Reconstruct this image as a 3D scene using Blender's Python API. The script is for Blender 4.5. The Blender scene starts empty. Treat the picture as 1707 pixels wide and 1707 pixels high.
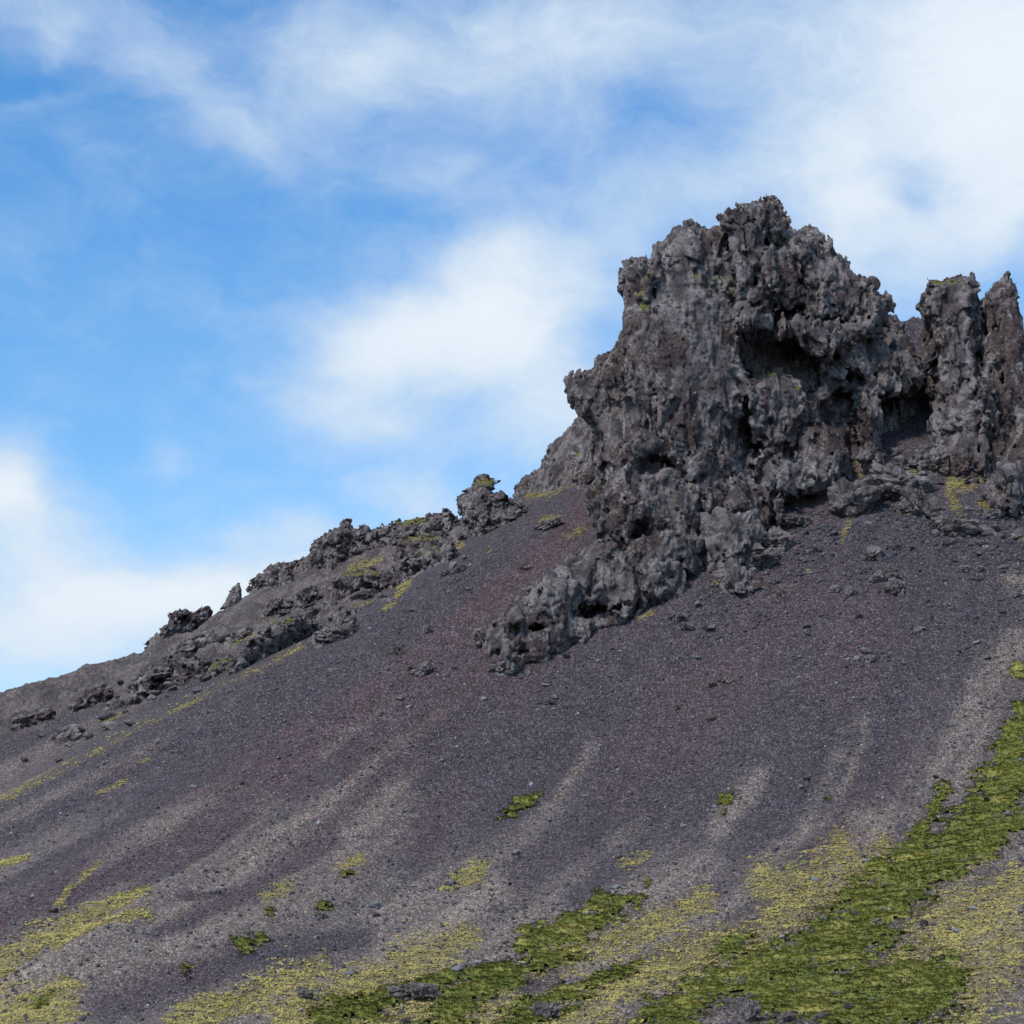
import bpy, math, random
import numpy as np
random.seed(7)
R = math.radians
C = bpy.context.scene.collection

# ------------------------------------------------------------------ camera, sky, sun, exposure
PITCH = R(14.0); HF = R(25.0); F = 853.5 / math.tan(HF / 2); CAMZ = 1.7
cam_d = bpy.data.cameras.new('camera'); cam = bpy.data.objects.new('camera', cam_d); C.objects.link(cam)
cam.location = (0, 0, CAMZ); cam.rotation_euler = (R(90) + PITCH, 0, 0)
cam_d.sensor_width = 36; cam_d.lens = 18 / math.tan(HF / 2); cam_d.clip_start = 0.5; cam_d.clip_end = 20000
sc = bpy.context.scene; sc.camera = cam
sc.view_settings.view_transform = 'Standard'; sc.view_settings.look = 'None'
sc.view_settings.exposure = 0.6; sc.view_settings.gamma = 1.0

SUN_EL, SUN_AZ = R(48), R(-140)      # azimuth clockwise from +Y: behind the camera, to the left
sun_d = bpy.data.lights.new('sun', 'SUN'); sun = bpy.data.objects.new('sun', sun_d); C.objects.link(sun)
sun_d.energy = 2.3; sun_d.angle = R(9); sun_d.color = (1.0, 0.95, 0.88)
sun.rotation_euler = (R(90) - SUN_EL, 0, -SUN_AZ + math.pi)
sun.rotation_euler = (R(90) - SUN_EL, 0, math.pi - SUN_AZ)

world = bpy.data.worlds.new('World'); sc.world = world; world.use_nodes = True
wt = world.node_tree; wt.nodes.clear()
class G:
    """small node-graph helper"""
    def __init__(s, tree): s.t = tree
    def n(s, typ, **kw):
        nd = s.t.nodes.new(typ)
        for k, v in kw.items(): setattr(nd, k, v)
        return nd
    def set(s, sock, v):
        if v is None: return
        if isinstance(v, bpy.types.NodeSocket): s.t.links.new(v, sock)
        else: sock.default_value = v
    def m(s, op, a, b=None, c=None, clamp=False):
        nd = s.n('ShaderNodeMath', operation=op, use_clamp=clamp)
        s.set(nd.inputs[0], a); s.set(nd.inputs[1], b)
        if c is not None: s.set(nd.inputs[2], c)
        return nd.outputs[0]
    def vm(s, op, a, b=None):
        nd = s.n('ShaderNodeVectorMath', operation=op); s.set(nd.inputs[0], a)
        if b is not None: s.set(nd.inputs[1], b)
        return nd.outputs[0]
    def ss(s, v, lo, hi, a=0.0, b=1.0):
        nd = s.n('ShaderNodeMapRange', interpolation_type='SMOOTHSTEP')
        s.set(nd.inputs[0], v); s.set(nd.inputs[1], lo); s.set(nd.inputs[2], hi); s.set(nd.inputs[3], a); s.set(nd.inputs[4], b)
        return nd.outputs[0]
    def mix(s, f, a, b, mode='MIX'):
        nd = s.n('ShaderNodeMix', data_type='RGBA', blend_type=mode)
        s.set(nd.inputs[0], f)
        s.set(nd.inputs[6], a if isinstance(a, bpy.types.NodeSocket) else (*a, 1)); s.set(nd.inputs[7], b if isinstance(b, bpy.types.NodeSocket) else (*b, 1))
        return nd.outputs[2]
    def noise(s, vec, scale, detail=4, rough=0.55, dist=0.0):
        nd = s.n('ShaderNodeTexNoise'); s.set(nd.inputs['Vector'], vec)
        nd.inputs['Scale'].default_value = scale; nd.inputs['Detail'].default_value = detail
        nd.inputs['Roughness'].default_value = rough; nd.inputs['Distortion'].default_value = dist
        return nd.outputs[0]
    def attr(s, name):
        nd = s.n('ShaderNodeAttribute'); nd.attribute_name = name; return nd.outputs['Fac']

g = G(wt)
sky = g.n('ShaderNodeTexSky', sky_type='NISHITA', sun_disc=False, sun_elevation=SUN_EL, sun_rotation=SUN_AZ,
          altitude=200, air_density=1.0, dust_density=0.6, ozone_density=2.0)
tc = g.n('ShaderNodeTexCoord'); sep = g.n('ShaderNodeSeparateXYZ'); wt.links.new(tc.outputs['Generated'], sep.inputs[0])
az = g.m('ARCTAN2', sep.outputs[0], sep.outputs[1]); el = g.m('ARCSINE', sep.outputs[2])
# degrees of azimuth (right) and elevation (up)
AZ = g.m('MULTIPLY', az, 180 / math.pi); EL = g.m('MULTIPLY', el, 180 / math.pi)
cmb = g.n('ShaderNodeCombineXYZ'); wt.links.new(AZ, cmb.inputs[0]); wt.links.new(EL, cmb.inputs[1])
def px_dir(u, v):
    a = (u - 853.5) / F; b = (853.5 - v) / F
    y = math.cos(PITCH) - b * math.sin(PITCH); z = math.sin(PITCH) + b * math.cos(PITCH)
    return math.degrees(math.atan2(a, y)), math.degrees(math.asin(z / math.sqrt(a * a + y * y + z * z)))
DPP = 25.0 / 1707
# warp the cloud coordinates so that the banks get ragged, drawn-out borders
wn = g.n('ShaderNodeTexNoise'); wt.links.new(cmb.outputs[0], wn.inputs['Vector']); wn.inputs['Scale'].default_value = 0.23
wn.inputs['Detail'].default_value = 7; wn.inputs['Roughness'].default_value = 0.55
wv = g.vm('MULTIPLY', g.vm('SUBTRACT', wn.outputs['Color'], (0.5, 0.5, 0.5)), (3.6, 2.4, 0))
pos = g.vm('ADD', cmb.outputs[0], wv)
s2 = g.n('ShaderNodeSeparateXYZ'); wt.links.new(pos, s2.inputs[0])
def blob(u, v, ru, rv, ang, w):
    """one cloud bank: centre, half sizes in photo pixels turned into degrees of sky, tilt (up to the right)"""
    a, e = px_dir(u, v); ra, re = ru * DPP, rv * DPP; c, s = math.cos(R(ang)), math.sin(R(ang))
    dx = g.m('SUBTRACT', s2.outputs[0], a); dy = g.m('SUBTRACT', s2.outputs[1], e)
    p = g.m('MULTIPLY_ADD', dx, c / ra, g.m('MULTIPLY', dy, s / ra)); q = g.m('MULTIPLY_ADD', dx, -s / re, g.m('MULTIPLY', dy, c / re))
    d = g.m('MULTIPLY_ADD', p, p, g.m('MULTIPLY', q, q))
    return g.m('MULTIPLY', g.m('EXPONENT', g.m('MULTIPLY', d, -1.0)), w)
BLOBS = [(800,530,270,120,28,.95),(580,560,130,70,10,.55),(900,640,160,90,-20,.45),(600,690,160,35,-15,.25),
         (820,110,380,120,0,.42),(1150,60,400,120,0,.38),(1650,110,260,230,-20,1.1),(1535,300,80,45,-35,-.4),(950,365,90,30,0,-.25),(20,130,80,45,0,-.3),(1060,180,150,40,-20,-.15),(1700,330,160,120,0,.45),(1390,310,150,110,10,.7),(1100,330,260,70,15,.35),
         (760,300,120,50,0,.25),(90,75,130,45,35,.28),(290,130,150,70,-30,.38),(60,180,120,20,20,.2),(560,120,150,90,30,.35),(420,230,120,40,-20,.25),
         (0,830,110,90,-15,.95),(120,920,90,60,0,.3),(360,980,330,75,4,1.0),(60,1060,240,110,0,.55),(700,820,140,45,-10,.5),(450,870,170,35,-5,.35),(290,760,70,30,0,.25),
         (1450,450,160,70,0,.3),(1560,420,120,60,0,.2),(1000,740,200,90,0,.45),(30,20,90,60,0,.35)]
den = None
for b in BLOBS:
    o = blob(*b); den = o if den is None else g.m('ADD', den, o)
# cloud everywhere else in the sky, above and beyond what the photo shows
far = g.m('MULTIPLY', g.ss(g.noise(cmb.outputs[0], 0.055, 5, .5), .42, .62), g.ss(EL, 26, 34))
den = g.m('ADD', den, g.m('MULTIPLY', far, .9))
st = g.vm('MULTIPLY', pos, (0.55, 1.0, 1.0))
fine = g.noise(st, 0.6, 10, .66, .3)
den = g.m('ADD', den, g.m('MULTIPLY', g.m('SUBTRACT', fine, .5), .8))
alpha = g.ss(den, -0.2, .95)
cl = g.mix(g.ss(den, .4, 1.5), (4.35, 5.15, 6.05), (5.75, 6.2, 6.55))
tint = g.mix(1.0, sky.outputs[0], g.mix(g.ss(EL, 6, 27), (0.88, 1.24, 1.36), (0.50, 1.03, 1.36)), 'MULTIPLY')
skyc = g.mix(alpha, tint, cl)
bg = g.n('ShaderNodeBackground'); wt.links.new(skyc, bg.inputs[0]); bg.inputs[1].default_value = 0.1
wo = g.n('ShaderNodeOutputWorld'); wt.links.new(bg.outputs[0], wo.inputs[0])

# ------------------------------------------------------------------ numeric helpers
_rng = np.random.default_rng(11)
_LAT = [_rng.uniform(-1, 1, (64, 64, 64)).astype(np.float32).ravel() for _ in range(4)]
def vn(p, seed=0):
    """value noise, about -1..1, at points p (N,3)"""
    p = np.asarray(p, np.float32) + np.float32(seed * 17.31)
    lat = _LAT[seed % 4]; i = np.floor(p).astype(np.int32); f = p - i
    f = f * f * f * (f * (f * 6 - 15) + 10)
    i0 = i & 63; i1 = (i + 1) & 63
    x0, y0, z0 = i0[:, 0] << 12, i0[:, 1] << 6, i0[:, 2]; x1, y1, z1 = i1[:, 0] << 12, i1[:, 1] << 6, i1[:, 2]
    fx, fy, fz = f[:, 0], f[:, 1], f[:, 2]
    def L(a, b, t): return a + (b - a) * t
    return L(L(L(lat[x0 + y0 + z0], lat[x1 + y0 + z0], fx), L(lat[x0 + y1 + z0], lat[x1 + y1 + z0], fx), fy),
             L(L(lat[x0 + y0 + z1], lat[x1 + y0 + z1], fx), L(lat[x0 + y1 + z1], lat[x1 + y1 + z1], fx), fy), fz)
_ca, _sa = math.cos(.6), math.sin(.6)
ROT = (np.array([[_ca, -_sa, 0], [_sa, _ca, 0], [0, 0, 1]]) @ np.array([[1, 0, 0], [0, _ca, -_sa], [0, _sa, _ca]])).astype(np.float32)
def vl(p, seed=0):
    """the same with straight ramps: sharp facets and creases"""
    p = np.asarray(p, np.float32) + np.float32(seed * 11.7); lat = _LAT[seed % 4]; i = np.floor(p).astype(np.int32); f = p - i
    i0 = i & 63; i1 = (i + 1) & 63; x0, y0, z0 = i0[:, 0] << 12, i0[:, 1] << 6, i0[:, 2]; x1, y1, z1 = i1[:, 0] << 12, i1[:, 1] << 6, i1[:, 2]
    # tetrahedral interpolation: planes between lattice corners
    fx, fy, fz = f[:, 0], f[:, 1], f[:, 2]; a = lat[x0 + y0 + z0]; d = lat[x1 + y1 + z1]
    mx = np.maximum(np.maximum(fx, fy), fz); mn = np.minimum(np.minimum(fx, fy), fz); md = fx + fy + fz - mx - mn
    ix = (fx >= fy) & (fx >= fz); iy = ~ix & (fy >= fz); iz = ~ix & ~iy
    b = lat[np.where(ix, x1, x0) + np.where(iy, y1, y0) + np.where(iz, z1, z0)]
    jx = (fx <= fy) & (fx < fz); jy = ~jx & (fy < fz); jx = np.where(jx & ix, False, jx); jz = ~jx & ~jy
    c = lat[np.where(jx, x0, x1) + np.where(jy & ~jx, y0, y1) + np.where(jz, z0, z1)]
    return a * (1 - mx) + b * (mx - md) + c * (md - mn) + d * mn
def blocks(p, seed=0):
    """broken blocks: a tilted plane per cell, and the closeness to the crack between two cells"""
    p = np.asarray(p, np.float32); b = np.floor(p - np.float32(.5)).astype(np.int32)
    f1 = np.full(len(p), 9, np.float32); f2 = f1.copy(); val = np.zeros(len(p), np.float32)
    for cx_ in (0, 1):
        for cy_ in (0, 1):
            for cz_ in (0, 1):
                c = b + np.array([cx_, cy_, cz_], np.int32); k = ((c[:, 0] & 63) << 12) + ((c[:, 1] & 63) << 6) + (c[:, 2] & 63)
                j = np.stack([_LAT[(seed + q) % 4][(k + 977 * q) & 262143] for q in range(3)], 1)
                d = p - (c + np.float32(.5) + np.float32(.42) * j); r = (d * d).sum(1); h_ = _LAT[(seed + 3) % 4][(k * 3) & 262143]
                w_ = h_ * .5 + (d * j[:, [1, 2, 0]]).sum(1) * 1.1
                nw = r < f1; f2 = np.where(nw, f1, np.minimum(f2, r)); val = np.where(nw, w_, val); f1 = np.minimum(f1, r)
    return val, np.sqrt(f2) - np.sqrt(f1)
def fbm(p, o=4, seed=0, gain=.5):
    p = np.asarray(p, np.float32); s = 0; a = 1.0; t = 0
    for k in range(o):
        s = s + a * vn(p, seed + k); t += a; a *= gain; p = (p @ ROT) * np.float32(2.03)
    return s / t
def sst(x, a, b):
    t = np.clip((x - a) / (b - a), 0, 1); return t * t * (3 - 2 * t)
def P3(a, b, c=None):
    a, b = np.broadcast_arrays(a, b); c = np.zeros_like(a) if c is None else np.broadcast_to(c, a.shape)
    return np.stack([a.ravel(), b.ravel(), c.ravel()], 1)
CP, SP = math.cos(PITCH), math.sin(PITCH)
def unproj(u, v, Y):
    u = np.asarray(u, float); v = np.asarray(v, float)
    a = (u - 853.5) / F; b = (853.5 - v) / F; t = Y / (CP - b * SP)
    return t * a, Y + 0 * t, CAMZ + t * (SP + b * CP)
def proj(x, y, z):
    zz = z - CAMZ; d = y * CP + zz * SP; d = np.where(d > 1, d, 1)
    return 853.5 + F * x / d, 853.5 - F * (zz * CP - y * SP) / d

# ------------------------------------------------------------------ the shape of the hill
CTRL = []      # photo position and distance of points on the ground
def cp(u, v, Y): CTRL.append(tuple(float(q) for q in unproj(u, v, Y)))
for v, row in {1707: (100,105,107,106,103), 1500: (126,129,130,127,122)}.items():
    for u, Y in zip((0,427,853,1280,1707), row): cp(u, v, Y)
for p in ((0,1600,113),(200,1380,146),(427,1335,149),(427,1220,164),(853,1335,150),(1280,1335,145),(1707,1335,139),
          (0,1410,153),(640,1150,165),(853,1150,165),(1280,1150,160),(1707,1150,156),(853,1000,177),(1000,1045,172),(1150,1000,172),(1280,1000,171),(1500,1000,169),(1707,1000,168),
          (930,900,185),(1280,880,182),(1500,880,179),(1707,880,177),(1300,825,187),(1440,785,187),(1650,790,185),(1560,830,182),
          # the shoulder of the scree and the hollow behind it
          (0,1337,165),(200,1232,169),(400,1130,174),(560,1055,179),(680,985,182),(760,930,186),(860,862,193),
          (0,1322,176),(200,1215,180),(400,1113,185),(560,1038,190),(680,968,194),
          # rocky slope and skyline
          (0,1240,188),(250,1150,192),(450,1050,198),(0,1163,202),(250,1084,205),(400,1004,208),(540,925,211),(650,890,212),(760,872,210),(870,828,207),(950,800,205),
          (1200,640,222),(1400,555,226),(1530,548,226),(1720,572,224),
          (-300,1300,196),(-300,1470,165),(-300,1810,105),(2000,600,222),(2000,800,186),(2000,1000,166),(2000,1335,136),(2000,1707,100)): cp(*p)
for x, y, z in list(CTRL):
    if y > 199: CTRL += [(x * 1.05, y + 22, z - 6), (x * 1.15, y + 60, z - 30)]
for x in (-60, -30, 0, 30, 60): CTRL += [(x, 80, 1.6), (x, 62, 0.2), (x, 40, -.3)]
CT = np.array(CTRL)
def _phi(r2): return .5 * r2 * np.log(r2 + 1e-6)
_s = 100.0
_A = CT[:, :2] / _s; _n = len(CT)
_K = _phi(((_A[:, None] - _A[None]) ** 2).sum(-1)) + np.eye(_n) * 2e-5
_Pm = np.c_[np.ones(_n), _A]
_M = np.block([[_K, _Pm], [_Pm.T, np.zeros((3, 3))]])
_W = np.linalg.solve(_M, np.r_[CT[:, 2], 0, 0, 0])
def base_z(x, y):
    x = np.asarray(x, float) / _s; y = np.asarray(y, float) / _s; z = _W[_n] + _W[_n + 1] * x + _W[_n + 2] * y
    for k in range(_n): z = z + _W[k] * _phi((x - _A[k, 0]) ** 2 + (y - _A[k, 1]) ** 2)
    xx, yy = x * _s, y * _s
    w = 1 - sst(np.hypot(xx * .95, yy - 165), 85, 190)
    return np.maximum(z, -1) * w + .6 * (1 - w) * vn(P3(xx * .01, yy * .01)).reshape(np.shape(xx)) * sst(np.hypot(xx, yy), 60, 200)

# streamlines of the scree in the photo, numbered across the slope: the streaks follow them
SL = [[(0,1335),(200,1230),(400,1128),(560,1052),(760,928),(900,830)], [(0,1450),(200,1345),(400,1230),(640,1090),(800,960),(950,830)],
      [(0,1600),(150,1515),(330,1410),(530,1280),(700,1150),(850,1020),(1000,860)], [(80,1680),(300,1540),(460,1440),(650,1300),(820,1150),(960,1000)],
      [(330,1707),(560,1590),(740,1470),(850,1350),(960,1250),(1080,1100),(1180,980)], [(560,1707),(860,1575),(1070,1475),(1200,1340),(1280,1240),(1370,1080),(1440,900)],
      [(900,1707),(1150,1605),(1330,1480),(1420,1320),(1465,1200),(1520,1050),(1560,850)], [(1180,1707),(1400,1560),(1520,1400),(1600,1250),(1640,1130),(1670,950)],
      [(1400,1707),(1600,1500),(1690,1380),(1760,1200),(1790,1000)], [(1650,1707),(1760,1560),(1850,1400)]]
_sp = np.array([(u, v, k) for k, l in enumerate(SL) for u, v in l], float)
_sA = _sp[:, :2] / 1000; _m = len(_sp)
_sK = _phi(((_sA[:, None] - _sA[None]) ** 2).sum(-1)) + np.eye(_m) * 1e-3
_sP = np.c_[np.ones(_m), _sA]
_sW = np.linalg.solve(np.block([[_sK, _sP], [_sP.T, np.zeros((3, 3))]]), np.r_[_sp[:, 2], 0, 0, 0])
def psi(u, v):
    u, v = u / 1000, v / 1000; z = _sW[_m] + _sW[_m + 1] * u + _sW[_m + 2] * v
    for k in range(_m): z = z + _sW[k] * _phi((u - _sA[k, 0]) ** 2 + (v - _sA[k, 1]) ** 2)
    return z
def seg(u, v, pts):
    """distance to a polyline whose points carry a half width: 1 on it, 0 at the border, negative outside"""
    best = np.full(u.shape, -9.0)
    for (a, b, w0), (c, d, w1) in zip(pts[:-1], pts[1:]):
        t = np.clip(((u - a) * (c - a) + (v - b) * (d - b)) / max((c - a) ** 2 + (d - b) ** 2, 1e-6), 0, 1)
        dd = np.hypot(u - (a + t * (c - a)), v - (b + t * (d - b))); w = w0 + t * (w1 - w0)
        best = np.maximum(best, 1 - dd / w)
    return best
def paint(u, v, lst):
    o = np.full(u.shape, -9.0)
    for s, pts in lst: o = np.maximum(o, np.minimum(seg(u, v, pts) * s, s))
    return o

CREASE = [(-400,1530),(0,1335),(200,1230),(400,1128),(560,1052),(680,980),(760,925),(870,850),(1000,800),(1100,700)]
cu, cv = [p[0] for p in CREASE], [p[1] for p in CREASE]

GREEN = [(1,[(1700,1200,22),(1680,1290,42),(1640,1370,45),(1560,1430,48),(1500,1470,55),(1440,1530,60),(1380,1570,55)]),(1,[(1440,1560,60),(1330,1600,55),(1200,1640,40),(1100,1700,40)]),
         (1,[(1700,1365,18),(1640,1415,22),(1580,1460,18)]),(1,[(1575,1315,9),(1560,1350,14),(1548,1362,8)]),(1,[(1300,1650,70),(1450,1680,80),(1560,1640,60)]),(1,[(1540,1380,12),(1500,1440,25)]),
         (1,[(1070,1500,10),(1010,1520,22),(940,1555,28),(870,1575,22)]),(.9,[(850,1605,9),(780,1622,14),(700,1645,20),(620,1680,26),(540,1700,26)]),(.8,[(960,1580,12),(880,1610,14),(800,1650,30),(740,1690,40)]),
         (.8,[(1060,1610,14),(990,1640,22),(930,1660,25),(860,1700,30)]),(1,[(900,1308,6),(880,1325,10),(850,1352,12),(838,1362,5)]),(.9,[(1222,1318,5),(1208,1340,8),(1203,1352,4)]),(.9,[(1250,1562,10),(1200,1582,9)]),
         (1,[(1000,1498,9),(985,1510,10)]),(1,[(580,1466,7),(570,1468,7)]),(.9,[(455,1530,7),(458,1530,7)]),(.8,[(400,1577,12),(440,1570,8)]),(.8,[(310,1622,8),(322,1618,6)]),(.8,[(530,1518,8),(545,1512,5)]),
         (.9,[(1080,1478,8),(1085,1476,5)]),(.9,[(1375,1331,5),(1380,1331,5)]),(.7,[(60,1680,8),(90,1660,6)]),(1,[(1200,1590,12),(1240,1565,12)]),(.9,[(1690,1118,10),(1705,1125,14)]),(.7,[(1700,1250,20),(1720,1230,30)])]
YELL = [(1,[(0,1605,26),(70,1555,24),(150,1522,18),(250,1485,9)]),(.9,[(90,1570,12),(150,1535,10),(250,1525,8)]),(1,[(0,1700,60),(70,1690,60),(110,1650,30)]),(.7,[(0,1440,8),(45,1432,6)]),(.8,[(90,1510,5),(165,1440,4)]),
        (1,[(300,1707,30),(420,1660,30),(510,1620,28),(540,1600,18)]),(1,[(480,1690,40),(600,1650,45),(700,1590,40),(780,1560,25)]),(.8,[(560,1665,50),(700,1620,50)]),(.9,[(740,1480,8),(790,1455,22),(810,1440,8)]),
        (.75,[(900,1600,30),(1060,1560,35),(1180,1500,20)]),(.85,[(1010,1650,40),(1150,1600,50),(1260,1560,35),(1330,1500,40),(1400,1430,45),(1400,1390,18)]),(.9,[(1280,1470,40),(1400,1480,45),(1470,1420,30)]),
        (1,[(1560,1560,70),(1640,1520,60),(1700,1480,40)]),(.9,[(1500,1600,50),(1640,1620,70)]),(.7,[(1600,1700,50),(1690,1560,60)]),(.6,[(1620,1440,14),(1680,1380,14)]),(.8,[(740,1700,40),(900,1690,40)]),
        (.9,[(165,1322,5),(212,1302,6)]),(.7,[(230,1270,4),(248,1264,4)]),(.12,[(0,1338,3),(150,1260,3),(260,1202,3),(370,1145,3),(430,1116,3),(500,1080,3)]),(.7,[(560,1700,60),(1000,1690,40)]),
        (.8,[(640,1170,0.1),(641,1170,.1)]),(.75,[(570,1450,12),(600,1435,14)]),(.6,[(440,1500,12),(480,1480,12)]),(.6,[(1040,1440,14),(1080,1420,10)]),
        # around the crag and on the rocky slope
        (1,[(880,822,6),(910,818,9),(955,803,7)]),(1,[(700,928,5),(740,922,7),(770,908,4)]),(1,[(585,945,6),(630,935,8),(635,930,5)]),(.9,[(570,1000,4),(620,985,5),(680,968,6)]),(.8,[(640,905,4),(720,890,4)]),(.8,[(640,1015,3),(680,975,4)]),
        (.9,[(440,1025,6),(460,1022,5)]),(.8,[(390,1075,5),(430,1060,4)]),(.8,[(350,1120,3),(365,1105,3)]),(.7,[(470,1050,4),(500,1040,5)]),(.9,[(10,1193,5),(20,1190,4)]),(.7,[(170,1205,3),(200,1190,3)]),(.8,[(650,1005,4),(660,1000,4)]),
        (1,[(1415,760,9),(1440,770,11),(1435,790,6)]),(1,[(1590,810,10),(1620,808,14),(1640,800,6)]),(.9,[(1400,780,6),(1390,820,6),(1330,830,8),(1300,825,6)]),(.9,[(1585,795,8),(1580,820,10)]),(.9,[(1590,830,8),(1600,860,8)]),
        (.9,[(1412,860,4),(1415,880,5),(1405,905,4)]),(1,[(1145,940,8),(1160,945,10)]),(1,[(1185,975,6),(1200,968,5)]),(1,[(1065,1025,5),(1085,1020,5)]),(.9,[(850,1115,4),(880,1105,4)]),(1,[(1255,880,8),(1268,884,8)]),
        (.9,[(1280,930,4),(1275,960,4)]),(.8,[(1345,950,4),(1348,955,5)]),(.8,[(1320,975,3),(1322,975,4)]),(.9,[(1480,800,12),(1520,790,4)]),(.9,[(1330,860,8),(1310,880,6)]),(.8,[(1640,845,10),(1655,840,5)]),(.8,[(1450,815,6),(1452,830,7)]),
        (.8,[(1510,845,8),(1500,855,8)]),(.9,[(1700,900,8),(1710,905,8)]),(.8,[(1685,1120,6),(1690,1130,6)]),(.6,[(960,890,4),(975,880,3)]),(.7,[(990,815,3),(1000,850,3)]),(.9,[(900,872,4),(930,862,4)]),(.6,[(945,895,5),(950,893,5)]),(.8,[(815,920,4),(818,918,3)])]

# ------------------------------------------------------------------ the hill: one sheet out to the horizon
def lines(lo, hi, step, far):
    a = np.arange(lo, hi, step); l = lo - np.cumsum(.4 * 1.35 ** np.arange(60)); r = hi + np.cumsum(.4 * 1.35 ** np.arange(60))
    return np.r_[l[l > -far][::-1], a, r[r < far]]
gx = lines(-49, 50, .11, 5000); gy = lines(99, 214, .19, 5000)
X, Y = np.meshgrid(gx, gy)
# the base surface is smooth: evaluate it on a coarser net and interpolate
cx, cy = lines(-52, 53, .9, 5500), lines(96, 217, .9, 5500)
CX, CY = np.meshgrid(cx, cy); CZ = base_z(CX, CY)
def bilin(x, y):
    i = np.clip(np.searchsorted(cx, x) - 1, 0, len(cx) - 2); j = np.clip(np.searchsorted(cy, y) - 1, 0, len(cy) - 2)
    fx = (x - cx[i]) / (cx[i + 1] - cx[i]); fy = (y - cy[j]) / (cy[j + 1] - cy[j])
    return (CZ[j, i] * (1 - fx) + CZ[j, i + 1] * fx) * (1 - fy) + (CZ[j + 1, i] * (1 - fx) + CZ[j + 1, i + 1] * fx) * fy
def fields(x, y, full=True):
    """height and ground cover at world points"""
    z = bilin(x, y); u, v = proj(x, y, z); near = (y > 90) & (y < 235) & (np.abs(x) < 62)
    ps = psi(np.clip(u, -400, 2100), np.clip(v, 700, 1800)); zf = z * 1.0
    sh = x.shape
    crease = np.interp(u, cu, cv); up = crease - v                       # above the shoulder of the scree: rocky slope
    rocky = sst(up - np.interp(u, [0, 300, 450, 600], [85, 40, 10, 0]) + 14 * fbm(P3(x * .3, y * .3), 3, 2).reshape(sh), 6, 26) * (y > 172) * (1 - sst(u, 880, 1000))
    # shallow chutes running down the scree
    ch = fbm(P3(ps * 2.3, v * .0016 + .3), 3, 1).reshape(sh)
    ch2 = fbm(P3(ps * 9, v * .004), 2, 3).reshape(sh)
    lump = fbm(P3(x * .12, y * .12), 3, 0).reshape(sh)
    w = near * 1.0
    zf = zf + w * (1 - rocky) * (.28 * ch + .07 * ch2 + .25 * lump)
    rocky2 = np.maximum(rocky, near * sst(y, 203, 208) * (u > 1000))
    zr = z - .42 * x; p = P3(x * .16, y * .30, zr * .55)
    q = p + .45 * np.stack([vn(p * 1.1, 1), vn(p * 1.1, 2), vn(p * 1.1, 3)], 1)
    bl = (np.abs(vn(q, 0)) * 1.2 + np.abs(vl(q * 2.3, 1)) * .75 + np.abs(vl(q * 5.1 @ ROT, 2)) * .5 + np.abs(vl(q * 11, 3)) * .3).reshape(sh)
    zf = zf + rocky2 * w * (bl - .9) * (1.0 + .7 * lump)
    zf = zf + w * .025 * fbm(P3(x * 3.1, y * 3.1), 2, 2).reshape(sh)
    if not full: return zf
    wu = u + 9 * fbm(P3(x * .7, y * .7), 3, 1).reshape(sh); wv_ = v + 6 * fbm(P3(x * .7, y * .7, 5 + 0 * x), 3, 2).reshape(sh)
    gj = (fbm(P3(x * 1.3, y * 1.3, 3 + 0 * x), 4, 0, .65)).reshape(sh); gr, ye = paint(wu + 16 * gj, wv_ + 9 * gj, GREEN), paint(wu, wv_, YELL)
    stk = fbm(P3(ps * 4.0, v * .0035), 4, 2).reshape(sh)
    stk2 = fbm(P3(ps * 1.3 + 4, v * .002), 3, 3).reshape(sh)
    fing = fbm(P3(ps * 2.6 + 7, v * .0022), 3, 1).reshape(sh)
    edge = np.interp(u, [0, 300, 600, 900, 1200, 1350, 1500, 1640, 1760], [1400, 1380, 1330, 1390, 1400, 1390, 1330, 1180, 1150])
    tan = sst(v - edge + 300 * fing + 110 * stk, -90, 190) * (.72 + .8 * stk) 
    tan = np.maximum(tan, .8 * sst(paint(wu, wv_, TAN) + 1.3 * stk + .5 * fing, -.9, 1.3))
    tan = np.maximum(tan, .6 * sst(stk + .5 * fing, -.05, .55) * sst(v, 1120, 1350) * sst(-u, -1000, -500))
    tan = tan * (1 - .95 * sst(paint(wu, wv_, DARK) + .5 * stk, -1.0, .7))
    red = .8 * sst(stk2 * 1.2 + .35 * stk, .0, .7) * (1 - sst(v, 1480, 1620) * .6)
    red = np.maximum(red, .8 * sst(paint(wu, wv_, REDS) + .9 * stk, -1.2, 1.2)) * (1 - rocky)
    return zf, u, v, gr, ye, np.clip(tan, 0, 1.2), red, rocky, stk
TAN = [(1,[(560,1430,30),(660,1330,45)]),(1,[(760,1480,22),(870,1400,20),(930,1330,14),(985,1240,16)]),(1,[(1040,1400,30),(1090,1380,20)]),(1,[(1200,1380,22),(1260,1300,18)]),(1,[(1400,1320,14),(1435,1240,14),(1445,1200,10)]),
       (1,[(1560,1300,20),(1620,1200,22),(1650,1130,22),(1700,1080,26)]),(.8,[(1690,970,14),(1705,975,14)]),(.8,[(150,1400,40),(450,1330,20)]),(.9,[(1150,1470,40),(1350,1380,30),(1480,1350,25)]),(.8,[(0,1460,50),(120,1400,30)])]
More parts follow.
